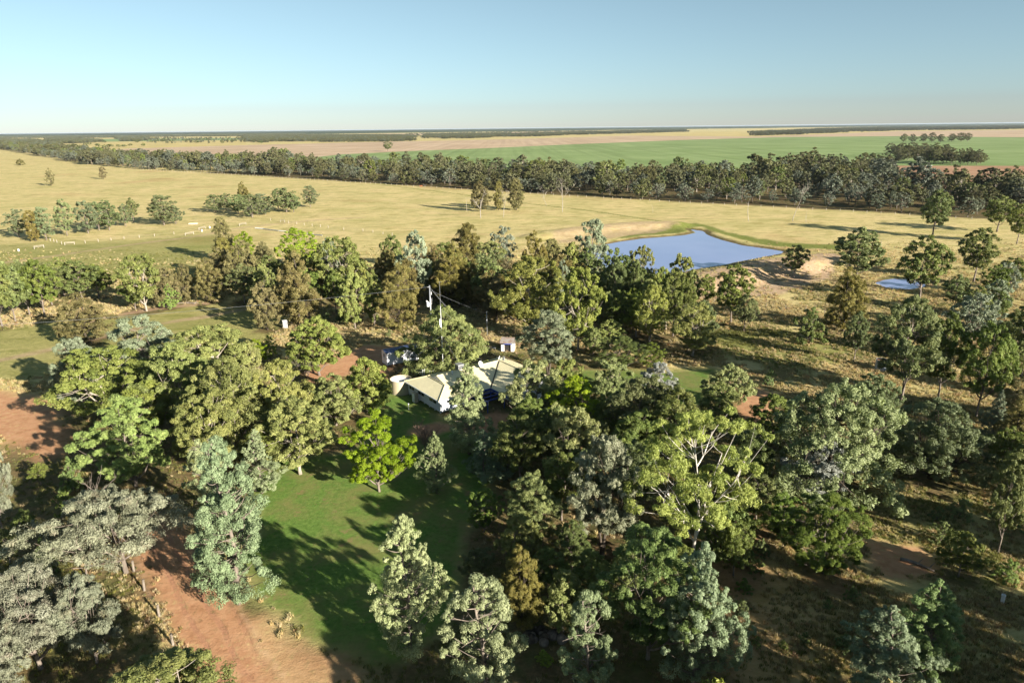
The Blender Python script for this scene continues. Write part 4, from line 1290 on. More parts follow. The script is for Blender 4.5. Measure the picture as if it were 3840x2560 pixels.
def tree_kind(geo, leaf, var, lod):
    """trunk and crown joined, for the uncountable woods"""
    wme, cme = proto(geo, var, lod)
    nv = len(wme.vertices)
    V = np.empty(nv * 3, dtype=np.float32); wme.vertices.foreach_get("co", V)
    V2 = np.empty(len(cme.vertices) * 3, dtype=np.float32); cme.vertices.foreach_get("co", V2)
    F2 = np.arange(len(cme.vertices)).reshape(-1, 3) + nv
    by = {}
    for p in wme.polygons: by.setdefault(len(p.vertices), []).append(tuple(p.vertices))
    fs = [np.array(f) for f in by.values()]
    me = np_mesh('wood_tree', np.concatenate([V.reshape(-1, 3), V2.reshape(-1, 3)]), fs + [F2], [BARK[SP[geo]['bark']], LEAF[leaf]], [0] * len(wme.polygons) + [1] * len(F2))
    va = np.empty(len(F2), dtype=np.float32); cme.attributes["var"].data.foreach_get("value", va)
    me.attributes.new("var", 'FLOAT', 'FACE').data.foreach_set("value", np.concatenate([np.full(len(wme.polygons), .5, dtype=np.float32), va]))
    return bpy.data.objects.new('wood_tree', me)

# ------------------------------------------------------------------ ground
def axis(parts):
    out = []
    for a, b, s0, s1 in parts:
        v = a
        while v < b - 1e-6:
            out.append(v)
            v += s0 + (s1 - s0) * (v - a) / (b - a)
    out.append(parts[-1][1])
    return np.array(out)
ys = axis([(8, 130, .95, 1.0), (130, 320, 1.1, 2.0), (320, 760, 2.2, 7.0), (760, 2500, 12, 120), (2500, 52000, 200, 6000)])
xp = axis([(0, 110, 1.0, 1.05), (110, 240, 1.2, 2.4), (240, 700, 3.0, 12.0), (700, 2500, 20, 150), (2500, 48000, 250, 6000)])
xs = np.concatenate([-xp[:0:-1], xp])
GX, GY = np.meshgrid(xs, np.concatenate([[-60., -20.], ys]))
gx, gy = GX.ravel(), GY.ravel()
gz = terrain(gx, gy)
nearm = np.hypot(gx, gy) < 900
Z = {}
def zone(k, soft=1.0, amp=2.0, sc_=6.0):
    kind, w, pts = ZONES[k]
    o = np.zeros(len(gx))
    i = np.where(nearm)[0]
    d = (line_dist(gx[i], gy[i], pts) - w) if kind == 'line' else poly_sdf(gx[i], gy[i], pts)
    d = d + fnoise(gx[i], gy[i], sc_) * amp
    o[i] = 1 - sstep(-soft, soft, d)
    return o
track = zone('track', .5, 1.2, 4)
dirt = np.maximum.reduce([track, zone('verge', 1.5, 6, 5) * .7, zone('clearing', 2, 6), zone('yard', .9, 4), zone('path', .8, 3), zone('soil', 1.0, 4),
                          zone('soil2', 2.5, 14, 5) * .4, zone('soil3', 1, 4), zone('strip', .9, 1.2) * .3])
lawn = np.maximum(zone('lawn', 1.0, 4), zone('lawn2', 1.2, 4)) * (1 - np.maximum(track, zone('path', .8, 3)))
lawn = lawn * (1 - zone('verge', 2.0, 7, 6) * .9)
pale = np.maximum.reduce([zone('mound', 1.6, 6, 6) * .85, zone('bank', 1.5, 5, 8) * .6, zone('lefttrack', 1.2, 2, 5) * .55, zone('yardtrack', .8, 1.2, 3) * .6, zone('strip', .9, 1.2) * .6])
mown = zone('mown', 3, 6)
green = np.maximum.reduce([zone('green1', 4, 12, 9) * .7, zone('green2', 10, 30, 20) * .6, zone('furrow', .6, .8, 4) * .95, zone('shore', 1.5, 5, 5) * .95, mown * .55, zone('grass_shade', 6, 16, 9) * .3])
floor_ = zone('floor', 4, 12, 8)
litter_shade = np.maximum.reduce([zone('litter_shade', 1.5, 5), zone('shade', 5, 14, 9) * .75, floor_ * .85])  # leaf litter plus forest-floor shade put into the ground colour
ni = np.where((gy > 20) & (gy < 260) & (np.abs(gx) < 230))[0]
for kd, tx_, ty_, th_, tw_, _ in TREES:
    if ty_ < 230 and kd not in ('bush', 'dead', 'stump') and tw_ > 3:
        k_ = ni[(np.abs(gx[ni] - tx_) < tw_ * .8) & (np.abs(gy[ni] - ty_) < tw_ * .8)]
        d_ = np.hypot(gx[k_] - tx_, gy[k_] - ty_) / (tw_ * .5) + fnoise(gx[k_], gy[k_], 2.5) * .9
        litter_shade[k_] = np.maximum(litter_shade[k_], .85 * (1 - sstep(.6, 1.25, d_)))  # litter and painted shade under each crown
litter_shade = litter_shade * (1 - lawn * .85)
for wp_ in (WATER, POND):
    k_ = np.where(nearm & (gy > 150) & (gy < 400))[0]
    d_ = poly_sdf(gx[k_], gy[k_], wp_) + fnoise(gx[k_], gy[k_], 5.) * 2.0
    litter_shade[k_] = np.maximum(litter_shade[k_], .9 * (1 - sstep(.8, 2.6, np.abs(d_ - .6))))
bp_ = BELT_FRONT + BELT_BACK[::-1]
k_ = np.where(nearm & (gy > 250))[0]
litter_shade[k_] = np.maximum(litter_shade[k_], .95 * (1 - sstep(-3, 4, poly_sdf(gx[k_], gy[k_], bp_) + fnoise(gx[k_], gy[k_], 9.) * 6)))
tr_pts = ZONES['track'][2]
tdist = np.full(len(gx), 9.0)
i_ = np.where(nearm & (gy < 140))[0]
best = np.full(len(i_), 1e9); sgn = np.zeros(len(i_))
for a_, b_ in zip(tr_pts[:-1], tr_pts[1:]):
    d_ = seg_dist(gx[i_], gy[i_], a_, b_)
    cr = (b_[0] - a_[0]) * (gy[i_] - a_[1]) - (b_[1] - a_[1]) * (gx[i_] - a_[0])
    m_ = d_ < best
    best[m_] = d_[m_]; sgn[m_] = np.sign(cr[m_])
tdist[i_] = np.clip(best * np.where(sgn == 0, 1, sgn), -9, 9)
tall = np.where(nearm, 1, 0) * (lawn < .04) * (1 - np.minimum(1, dirt * 1.3)) * (1 - pale) * (1 - mown) * (1 - litter_shade * .75) * (1 - .55 * floor_) * (1 - zone('verge', 3, 3))

def ground_material():
    t = NT('ground_cover')
    P = t.geo()
    big = t.noise(P, .012, 5, .6)
    midn = t.noise(P, .09, 5, .62)
    fine = t.noise(t.mapping(P, (1, 1.6, 1)), .9, 6, .68)
    gr = t.noise(P, 5.0, 4, .7)
    dry = t.ramp(fine, [(.28, (.34, .265, .105)), (.5, (.54, .435, .20)), (.72, (.68, .57, .29))])
    tint = t.ramp(t.noise(P, .035, 5, .65), [(.36, (.38, .34, .125)), (.5, (.56, .46, .21)), (.64, (.64, .49, .25))])
    dry = t.mix(.5, dry, tint)
    dry = t.mix(t.rng(midn, .55, .72, 0, .5), dry, (.25, .235, .07))
    dry = t.mix(t.rng(big, .56, .68, 0, .55), dry, (.38, .215, .10))
    pat = t.noise(t.mapping(P, (.6, 1.5, 1)), .16, 6, .68)
    dry = t.mix(t.rng(t.noise(t.mapping(P, (.5, 1.3, 1)), .045, 6, .7), .50, .62, 0, .6), dry, (.37, .34, .125))
    dry = t.mix(t.rng(pat, .50, .62, 0, .85), dry, (.29, .255, .08))
    dry = t.mix(t.rng(pat, .44, .34, 0, .6), dry, (.36, .245, .115))
    gcol = t.ramp(fine, [(.3, (.08, .115, .02)), (.55, (.165, .19, .042)), (.75, (.30, .28, .085))])
    c = t.mix(t.attr('green'), dry, gcol)
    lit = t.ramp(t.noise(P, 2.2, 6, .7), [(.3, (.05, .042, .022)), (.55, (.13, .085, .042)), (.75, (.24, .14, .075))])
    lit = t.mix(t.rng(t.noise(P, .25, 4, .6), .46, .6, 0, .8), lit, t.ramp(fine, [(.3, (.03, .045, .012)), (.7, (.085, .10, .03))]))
    c = t.mix(t.attr('litter_shade'), c, lit)
    lw = t.ramp(t.noise(P, 1.6, 6, .72), [(.3, (.07, .125, .024)), (.55, (.125, .205, .042)), (.78, (.20, .25, .072))])
    lw = t.mix(t.rng(t.noise(P, .13, 6, .7), .44, .62, 0, .85), lw, (.20, .185, .066))
    lw = t.mix(t.rng(t.noise(P, .38, 6, .75), .57, .67, 0, .75), lw, (.25, .155, .085))
    lw = t.mix(t.rng(t.noise(P, 9.0, 2, .5), .70, .76, 0, .6), lw, (.34, .27, .15))
    c = t.mix(t.attr('lawn'), c, lw)
    dn = t.noise(P, .7, 7, .65)
    dcol = t.ramp(dn, [(.3, (.345, .175, .09)), (.5, (.445, .24, .13)), (.72, (.51, .30, .17))])
    td = t.math('ADD', t.attr('tdist'), t.math('MULTIPLY', t.math('SUBTRACT', t.noise(P, .15, 3), .5), 1.2))
    rut = t.math('MAXIMUM', t.rng(t.math('ABSOLUTE', t.math('SUBTRACT', t.math('ABSOLUTE', td), .95)), .16, .34, 1, 0), t.rng(t.math('ABSOLUTE', t.math('ADD', td, 2.6)), .10, .3, .9, 0))
    tread = t.node('TexWave'); tread.inputs['Scale'].default_value = 2.4; tread.inputs['Distortion'].default_value = 2.5; t.put(tread.inputs['Vector'], P)
    rutc = t.math('MULTIPLY', rut, t.rng(t.noise(P, .5, 4), .3, .6, .25, .9))
    dcol = t.mix(rutc, dcol, t.mix(tread.outputs[1], (.33, .16, .09), (.46, .245, .15)))
    berm = t.rng(t.math('ABSOLUTE', t.math('SUBTRACT', t.math('ABSOLUTE', td), 3.3)), .1, .6, 1, 0)
    dcol = t.mix(t.math('MULTIPLY', berm, t.rng(t.noise(P, 1.5, 4), .35, .6, 0, .7)), dcol, (.55, .33, .21))
    c = t.mix(t.math('MULTIPLY', t.attr('dirt'), t.rng(t.noise(P, 1.3, 5, .7), .30, .46, .35, 1)), c, dcol)
    pn = t.noise(P, .5, 8, .72)
    pcol = t.ramp(pn, [(.3, (.28, .17, .105)), (.5, (.42, .285, .19)), (.7, (.53, .39, .285))])
    c = t.mix(t.math('MULTIPLY', t.attr('pale'), t.rng(t.noise(P, .22, 5, .7), .34, .5, .45, 1)), c, pcol)
    rough_ = t.math('ADD', t.math('MULTIPLY', fine, .6), t.math('MULTIPLY', gr, .25))
    b = t.bump(rough_, .9, .55)
    smoothm = t.math('MAXIMUM', t.attr('lawn'), t.attr('dirt'))
    b2 = t.bump(t.math('ADD', t.noise(P, 3.0, 6, .7), t.math('ADD', t.math('MULTIPLY', t.noise(P, .8, 3), .8), t.math('ADD', t.math('MULTIPLY', rutc, -.9), t.math('MULTIPLY', berm, .9)))), .5, .12)
    nm = t.node("Mix"); nm.data_type = 'VECTOR'
    t.put(nm.inputs[0], smoothm); t.put(nm.inputs[4], b); t.put(nm.inputs[5], b2)
    return t.done(c, .95, .08, nm.outputs[1])
GROUND = ground_material()
ny, nx = GX.shape
idx = np.arange(nx * ny).reshape(ny, nx)
FQ = np.stack([idx[:-1, :-1], idx[:-1, 1:], idx[1:, 1:], idx[1:, :-1]], axis=-1).reshape(-1, 4)
fm = lambda a: a[FQ].mean(axis=1)
cls = np.zeros(len(FQ), int)
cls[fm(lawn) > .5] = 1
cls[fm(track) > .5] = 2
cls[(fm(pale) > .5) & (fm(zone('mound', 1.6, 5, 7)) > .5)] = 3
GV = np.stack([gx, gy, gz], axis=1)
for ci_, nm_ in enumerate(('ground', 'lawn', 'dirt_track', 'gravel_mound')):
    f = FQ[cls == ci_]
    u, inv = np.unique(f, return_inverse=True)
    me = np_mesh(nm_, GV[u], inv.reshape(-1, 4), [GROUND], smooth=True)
    for an, arr in (('dirt', dirt), ('lawn', lawn), ('pale', pale), ('green', green), ('litter_shade', litter_shade), ('tdist', tdist)):
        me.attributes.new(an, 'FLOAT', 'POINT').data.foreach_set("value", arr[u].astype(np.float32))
    tag(link(nm_, me), kind='structure', label={'ground': 'golden dry grass paddock ground', 'lawn': 'green lawn round the house', 'dirt_track': 'red dirt track', 'gravel_mound': 'pale gravel mound by the dam'}[nm_])

def poly_sheet(name, pts, z, mat, label):
    me = bpy.data.meshes.new(name)
    me.from_pydata([(a, b, z) for a, b in pts], [], [tuple(range(len(pts)))])
    bm = bmesh.new(); bm.from_mesh(me)
    if bm.faces[:][0].normal.z < 0: bmesh.ops.reverse_faces(bm, faces=bm.faces[:])
    bm.to_mesh(me); bm.free()
    me.materials.append(mat)
    return tag(link(name, me), label, kind='structure')

def field_mat(name, cols, sc1, sc2, rowrot, rowamt, bumpd):
    t = NT(name); P = t.geo()
    n = t.noise(P, sc1, 5, .6)
    c = t.ramp(n, [(.32, cols[0]), (.5, cols[1]), (.68, cols[2])])
    rw = t.noise(t.mapping(P, (1, .02, 1), (0, 0, rowrot)), sc2, 3, .6)
    c = t.mix(t.rng(rw, .42, .62, 0, rowamt), c, tuple(x * .72 for x in cols[0]))
    b = t.bump(t.noise(P, .35, 5, .7), .8, bumpd)
    return t.done(c, .95, .05, b)
FM = {
    'pink': field_mat('bare_pink_soil', [(.39, .28, .185), (.46, .34, .225), (.53, .40, .28)], .006, .05, .5, .35, .3),
    'green': field_mat('green_crop', [(.17, .235, .085), (.22, .29, .115), (.265, .325, .145)], .008, .06, .35, .4, .8),
    'brown': field_mat('ploughed_brown_soil', [(.30, .17, .10), (.37, .22, .135), (.43, .27, .17)], .02, .12, .3, .4, .3),
    'yellow': field_mat('yellow_stubble', [(.38, .32, .13), (.50, .40, .17), (.58, .46, .21)], .01, .05, .2, .3, .5),
}
FLAB = {'bare_field': 'pinkish bare ploughed field beyond the tree belt', 'green_field': 'bright green crop field beyond the tree belt', 'ploughed_field': 'brown ploughed field with parked machinery',
        'crop_field': 'small green field at the right edge', 'stubble_field': 'far yellow stubble field', 'far_field': 'far thin pink field near the horizon', 'green_strip': 'far thin green field on the left', 'scrub_paddock': 'far yellow paddock with scattered trees'}
for nm_, pts, z, mk in FIELDS:
    poly_sheet(nm_, pts, z, FM[mk], FLAB[nm_])

def water_mat():
    t = NT('dam_water'); P = t.geo()
    n = t.noise(t.mapping(P, (1, 2.2, 1)), .9, 4, .6)
    return t.done(t.ramp(t.noise(P, .03, 3), [(.35, (.21, .26, .46)), (.65, (.25, .295, .50))]), .12, .55, t.bump(n, .08, .05))
WATERM = water_mat()
def grow(poly, d):
    a = sum(poly[i - 1][0] * poly[i][1] - poly[i][0] * poly[i - 1][1] for i in range(len(poly)))
    sg = 1 if a > 0 else -1
    out = []
    n = len(poly)
    for i in range(n):
        p0, p1, p2 = Vector(poly[i - 1]), Vector(poly[i]), Vector(poly[(i + 1) % n])
        t_ = ((p1 - p0).normalized() + (p2 - p1).normalized())
        t_ = t_.normalized() if t_.length > 1e-6 else (p2 - p1).normalized()
        out.append((p1.x + sg * t_.y * d, p1.y - sg * t_.x * d))
    return out
poly_sheet('water', grow(WATER, 2.5), -.35, WATERM, 'blue farm dam water reflecting the sky')
poly_sheet('pond', grow(POND, 1.8), -.35, WATERM, 'small blue pond right of the gravel mound')

# ------------------------------------------------------------------ dead trees
def dead_mesh(seed, style):
    rnd = random.Random(seed)
    mb = MB()
    def grow_b(p, d, ln, r, lvl):
        pts = [p]; rad = [r]
        k = 5
        for i in range(k):
            d = (d + Vector((rnd.uniform(-.22, .22), rnd.uniform(-.22, .22), rnd.uniform(-.05, .16)))).normalized()
            p = p + d * ln / k
            pts.append(p); rad.append(r * (1 - .75 * (i + 1) / k) + .012)
        mb.tube(pts, rad, 6 if lvl == 0 else 4)
        if lvl < (3 if style != 'trunk' else 1):
            for _ in range({'tree': (4, 4, 3), 'shrub': (6, 6, 5), 'trunk': (3,)}[style][lvl]):
                i = rnd.randrange(1 if style == 'shrub' else 2, k + 1)
                a = rnd.random() * 6.28; sp = rnd.uniform(.5, 1.0)
                nd = (d * .7 + Vector((math.cos(a) * sp, math.sin(a) * sp, rnd.uniform(.1, .6)))).normalized()
                grow_b(pts[i], nd, ln * rnd.uniform(.35, .6) * (.5 if style == 'trunk' else 1), max(rad[i] * .6, .015), lvl + 1)
    if style == 'shrub':
        for _ in range(6):
            a = rnd.random() * 6.28
            grow_b(Vector((0, 0, -.2)), Vector((math.cos(a) * .5, math.sin(a) * .5, 1)).normalized(), 6.0, .07, 0)
    else:
        grow_b(Vector((0, 0, -.3)), Vector((rnd.uniform(-.1, .1), rnd.uniform(-.1, .1), 1)), 9.0, .125, 0)
    me = bpy.data.meshes.new('dead_wood'); me.from_pydata(mb.v, [], mb.f)
    me.polygons.foreach_set("use_smooth", np.ones(len(me.polygons), dtype=bool))
    return me, max(v[2] for v in mb.v)

# ------------------------------------------------------------------ the individual trees
for i, (kind, x, y, h, w, li) in enumerate(TREES):
    lab, grp = LABELS[li]
    if kind in ('dead', 'deadsh', 'stump'):
        style = {'dead': 'tree' if w > 2.6 else 'trunk', 'deadsh': 'shrub', 'stump': 'trunk'}[kind]
        me, top = dead_mesh(100 + i, style)
        root = empty('dead_shrub' if kind == 'deadsh' else ('tree_stump' if kind == 'stump' else 'dead_tree'), (x, y, ground_z(x, y)), trnd.random() * 6.28)
        s = h / top
        root.scale = (s, s, s)
        if 'black' in lab: me.materials.append(BARK['dark'])
        elif 'reddish' in lab: me.materials.append(BARK['red'])
        elif 'grey' in lab: me.materials.append(BARK['grey'])
        else: me.materials.append(BARK['dead'])
        link('trunk', me, root)
        tag(root, lab, 'dead tree', grp or None)
        continue
    place_tree(kind, x, y, h, w, lab, grp or None)

# the wood goes on past the lower edge of the picture and shades the ground in view
for k_, (x, y, h) in enumerate([(9, 29, 12), (13, 33, 12.5), (16, 24, 15), (19, 33, 12.5), (24, 30, 14), (25, 34, 12), (31, 24, 16), (34, 32, 13), (38, 28, 15), (45, 26, 16), (52, 36, 16), (64, 42, 16), (74, 52, 16), (86, 62, 16), (60, 36, 15), (58, 29, 17), (71, 36, 17), (82, 46, 17), (95, 74, 16), (102, 66, 17), (50, 18, 16), (66, 22, 17), (36, 16, 15), (112, 88, 16), (20, 14, 15), (92, 66, 16), (104, 80, 16), (122, 100, 15)]):
    place_tree(('eucd', 'euc', 'cas')[k_ % 3], x, y, h, 9.0, 'eucalypt of the wood just past the lower right edge of the picture', 'wood past the lower right edge', 'mid')

# ------------------------------------------------------------------ belt of trees behind the paddock fence
brs = np.random.RandomState(4)
belt_poly = BELT_FRONT + BELT_BACK[::-1]
bx0, bx1 = min(p[0] for p in belt_poly), max(p[0] for p in belt_poly)
by0, by1 = min(p[1] for p in belt_poly), max(p[1] for p in belt_poly)
cx = brs.uniform(bx0, bx1, 60000); cy = brs.uniform(by0, by1, 60000)
ins = poly_sdf(cx, cy, belt_poly) < -3
cx, cy = cx[ins], cy[ins]
fd = line_dist(cx, cy, BELT_FRONT)
kept = []
cell = {}
for q in np.argsort(fd + brs.rand(len(fd)) * 6):
    x, y = cx[q], cy[q]
    if abs(x) > .95 * y + 60: continue
    k = (int(x // 7), int(y // 7))
    if any((x - a) ** 2 + (y - b) ** 2 < 5.2 ** 2 for i in (-1, 0, 1) for j in (-1, 0, 1) for a, b in cell.get((k[0] + i, k[1] + j), ())): continue
    cell.setdefault(k, []).append((x, y)); kept.append((x, y, fd[q]))
front = sorted([k for k in kept if k[2] < 16 and math.hypot(k[0], k[1]) < 1000], key=lambda k: math.hypot(k[0], k[1]))[:150]
fset = set((a, b) for a, b, _ in front)
rest = [k for k in kept if (k[0], k[1]) not in fset]
for x, y, f in front:
    r = trnd.random()
    kind = 'bsil' if r < .75 else ('beuc' if r < .88 else 'bcas')
    h = trnd.uniform(8, 11) if kind == 'bsil' else trnd.uniform(11, 15)
    lab = {'bsil': 'rounded grey green tree in the front row of the belt behind the paddock fence', 'beuc': 'dark eucalypt in the front row of the belt behind the paddock fence',
           'bcas': 'olive casuarina in the front row of the belt behind the paddock fence'}[kind]
    place_tree(kind, float(x), float(y), h, h * trnd.uniform(.85, 1.1), lab, 'front row of the belt, ' + {'bsil': 'grey trees', 'beuc': 'eucalypts', 'bcas': 'casuarinas'}[kind], 'lo')
n = len(rest)
P = np.array([(a, b, 0) for a, b, _ in rest]); fr = np.array([c for _, _, c in rest])
kinds = [('silb', 'bgrey', 0), ('silb', 'bgrey', 1), ('eucd', 'boliv', 0), ('eucl', 'boliv', 1), ('cas', 'boliv', 0), ('eucd', 'boliv', 1), ('euc', 'boliv', 0), ('wht', 'bgrey', 0), ('euc', 'eucd', 1)]
objs = [tree_kind(g, l, v, 'lo') for g, l, v in kinds]
em = brs.rand(n)
keep_ = (fnoise(P[:, 0], P[:, 1], 40.) > -.24) | (fr < 14)
P, fr, em = P[keep_], fr[keep_], em[keep_]; n = len(P)
pk = np.where(brs.rand(n) < np.where(fr < 30, .55, .25), brs.randint(0, 2, n), brs.randint(2, 9, n))
hs = np.where(pk < 2, brs.uniform(8, 14, n), brs.uniform(11, 18, n) + np.where(em > .86, 6, 0)) * (1 + .45 * fnoise(P[:, 0], P[:, 1], 55.))
Hn = np.array([SP[k[0]]['H'] for k in kinds])[pk]; Wn = np.array([SP[k[0]]['W'] for k in kinds])[pk]
ws = hs * brs.uniform(.55, 1.15, n)
scatter('woodland', P, brs.uniform(0, 6.28, n), np.stack([ws / Wn, ws / Wn, hs / Hn], 1), pk, objs, 'dense belt of dark trees behind the golden paddock', 'woodland')

# ------------------------------------------------------------------ far woods towards the horizon
def canopy(name, poly, sx, label):
    xa = np.array([p[0] for p in poly]); ya = np.array([p[1] for p in poly])
    X = np.arange(xa.min(), xa.max(), sx); Y = [ya.min()]
    while Y[-1] < ya.max(): Y.append(Y[-1] * 1.012 + 8)
    A, Bq = np.meshgrid(X, np.array(Y)); A = A + brs.uniform(-.4, .4, A.shape) * sx; Bq = Bq + brs.uniform(-.4, .4, A.shape) * 20
    hgt = np.where(fnoise(A * .25, Bq, 420.) > -.13, brs.uniform(8, 17, A.shape), -1.0)
    hgt[(poly_sdf(A, Bq, poly) > 0) | (np.abs(A) > .95 * Bq + 300)] = -2.0
    r_, c_ = A.shape; id_ = np.arange(r_ * c_).reshape(r_, c_)
    f = np.stack([id_[:-1, :-1], id_[:-1, 1:], id_[1:, 1:], id_[1:, :-1]], -1).reshape(-1, 4)
    f = f[(hgt.ravel()[f] > 0).any(axis=1)]
    u_, iv = np.unique(f, return_inverse=True)
    t_ = NT('far_canopy'); P_ = t_.geo()
    m_ = t_.done(t_.ramp(t_.noise(P_, .02, 6, .7), [(.3, (.03, .042, .016)), (.7, (.075, .09, .035))]), .9, .05)
    return tag(link(name, np_mesh(name, np.stack([A.ravel(), Bq.ravel(), hgt.ravel()], 1)[u_], iv.reshape(-1, 4), [m_])), label, 'woodland', None, 'stuff')
canopy('horizon_woods', WOODS[6][1], 70.0, 'dark band of far woods along the horizon')
FP, FS = [], []
for wi_, (typ, poly, dens, (h0, h1)) in enumerate(WOODS):
    if wi_ == 6: continue
    xa = np.array([p[0] for p in poly]); ya = np.array([p[1] for p in poly])
    area = (xa.max() - xa.min()) * (ya.max() - ya.min())
    m = int(min(area * dens, 90000))
    x = brs.uniform(xa.min(), xa.max(), m); y = brs.uniform(ya.min(), ya.max(), m)
    ok = poly_sdf(x, y, poly) + fnoise(x, y, 160.) * 170 < 0
    if typ == 'f': ok &= (fnoise(x * .4, y, 300.) > -.16)
    if typ == 'w': ok &= fnoise(x + 500, y, 110.) > -.04
    ok &= np.abs(x) < .9 * y + 100
    x, y = x[ok], y[ok]
    h = brs.uniform(h0, h1, len(x))
    FP.append(np.stack([x, y, np.zeros(len(x))], 1)); FS.append(h)
FP = np.concatenate(FP); FS = np.concatenate(FS); n = len(FP)
kinds = [('eucl', 'boliv', 0), ('silb', 'bgrey', 0), ('eucd', 'boliv', 1), ('cas', 'boliv', 1)]
objs = [tree_kind(g, l, v, 'far') for g, l, v in kinds]
pk = brs.randint(0, 4, n)
Hn = np.array([SP[k[0]]['H'] for k in kinds])[pk]; Wn = np.array([SP[k[0]]['W'] for k in kinds])[pk]
ws = FS * brs.uniform(.8, 1.25, n)
scatter('far_woodland', FP, brs.uniform(0, 6.28, n), np.stack([ws / Wn, ws / Wn, FS / Hn], 1), pk, objs, 'far dark woods in bands towards the horizon', 'woodland')
print('belt rest', len(rest), 'front', len(front), 'far', n)

# ------------------------------------------------------------------ grass
def grass_kind(seed, hgt, n, mat):
    rs = np.random.RandomState(seed)
    V, F, va = [], [], []
    for i in range(n):
        a = rs.rand() * 6.28; r = rs.rand() ** .5 * .38
        b = np.array([math.cos(a) * r, math.sin(a) * r, -.03]); t = rs.rand() * 6.28
        w = np.array([math.cos(t), math.sin(t), 0]) * .03
        ln = hgt * rs.uniform(.6, 1.1); an = rs.rand() * 6.28; le = rs.uniform(.15, .55)
        tip = b + np.array([math.cos(an) * le * ln, math.sin(an) * le * ln, ln]); mid_ = b + (tip - b) * .55 + np.array([0, 0, ln * .12])
        k = len(V); V += [b - w, b + w, mid_ + w * .8, mid_ - w * .8, tip]
        F.append((k, k + 1, k + 2, k + 3)); F.append((k + 3, k + 2, k + 4, k + 4)); va += [rs.rand()] * 2
    me = bpy.data.meshes.new('tuft'); me.from_pydata([tuple(v) for v in V], [], [f if f[2] != f[3] else f[:3] for f in F])
    me.attributes.new("var", 'FLOAT', 'FACE').data.foreach_set("value", np.array(va, dtype=np.float32))
    me.materials.append(mat)
    return bpy.data.objects.new('tuft', me)
GRM = [leaf_mat('golden_grass_blades', (.30, .24, .095), (.46, .375, .165), (.60, .50, .25), .2, gain=1.15), leaf_mat('green_grass_blades', (.06, .075, .018), (.15, .16, .04), (.27, .25, .08), .3, gain=1.4),
       leaf_mat('rusty_grass_blades', (.25, .15, .06), (.40, .28, .13), (.52, .40, .20), .25, gain=1.2)]
objs = [grass_kind(1, .75, 26, GRM[0]), grass_kind(2, .95, 30, GRM[0]), grass_kind(3, .7, 26, GRM[1]), grass_kind(4, .8, 26, GRM[2])]
ng_ = 1200000
u = brs.rand(ng_)
gyy = 38 + (470 - 38) * u ** 1.1
gxx = brs.uniform(-1, 1, ng_) * (.80 * gyy + 12)
ix = np.clip(np.searchsorted(xs, gxx) - 1, 0, nx - 2); iy = np.clip(np.searchsorted(np.concatenate([[-60., -20.], ys]), gyy) - 1, 0, ny - 2)
samp = lambda a: np.asarray(a).reshape(ny, nx)[iy, ix]
wgt = samp(tall) * (1 - sstep(140, 290, gyy)) * sstep(-.22, .12, fnoise(gxx, gyy, 4.0) + .08) * np.where(poly_sdf(gxx, gyy, WATER) < 1.5, 0, 1) * np.where(poly_sdf(gxx, gyy, POND) < 1.0, 0, 1)
ok = brs.rand(ng_) < wgt * .5
gxx, gyy = gxx[ok], gyy[ok]
grn = np.maximum(samp(green)[ok], samp(floor_)[ok] * .9)
n = len(gxx)
pk = np.where(brs.rand(n) < grn * .8 + .05 + .4 * (fnoise(gxx, gyy, 22.0) > .14), 2, np.where(brs.rand(n) < .16, 3, brs.randint(0, 2, n)))
gs = brs.uniform(.4, .8, n) * (.75 + .35 * sstep(60, 200, gyy))
scatter('grass', np.stack([gxx, gyy, terrain(gxx, gyy)], 1), brs.uniform(0, 6.28, n), np.stack([gs * 1.2, gs * 1.2, gs * brs.uniform(.6, 1.0, n)], 1), pk, objs, 'tall dry golden grass tufts over the paddock', 'grass')
print('grass', n)

# ------------------------------------------------------------------ house
M_CREAM = None
def roof_mat(name, col, rough=.45, rust=0.0, dark=.62):
    t = NT(name)
    uv = t.node("UVMap").outputs[0]
    w = t.node("TexWave"); w.wave_type = 'BANDS'; w.bands_direction = 'X'; w.wave_profile = 'SIN'
    t.put(w.inputs["Vector"], uv); w.inputs["Scale"].default_value = 2.1; w.inputs["Distortion"].default_value = 0
    n = t.noise(t.obj(), .8, 6, .65)
    c = t.ramp(n, [(.3, tuple(x * .86 for x in col)), (.7, col)])
    c = t.mix(t.rng(w.outputs[1], .0, .35, .45, 0), c, tuple(x * dark for x in col))
    if rust:
        c = t.mix(t.rng(t.noise(t.obj(), 1.1, 5, .7), .45, .62, 0, rust), c, (.25, .10, .045))
    return t.done(c, rough, .4, t.bump(w.outputs[1], .8, .03))
M_ROOF = roof_mat('cream_corrugated_roof', (.76, .69, .44))
M_WALL = flat_mat('white_weatherboard', (.72, .74, .78), .55, .06)
M_TRIM = flat_mat('white_trim', (.78, .78, .78), .5, .05)
M_BLUE = flat_mat('blue_paint', (.035, .07, .30), .45, .1)
M_DARK = flat_mat('dark_opening', (.025, .022, .02), .7, .2)
M_GLASS = flat_mat('dark_window_glass', (.02, .022, .026), .08, .1, spec=.8)
M_GALV = flat_mat('galvanised_metal', (.42, .43, .44), .35, .15, metal=.6)
M_WOOD = bark_mat('weathered_timber', (.13, .108, .085), (.29, .245, .20), 4.0)
M_TANK = flat_mat('cream_tank', (.50, .42, .29), .5, .1, .6)
M_WHITE = flat_mat('white_enamel', (.80, .80, .80), .35, .05)
M_STEEL = flat_mat('grey_steel', (.30, .31, .33), .4, .15, metal=.4)

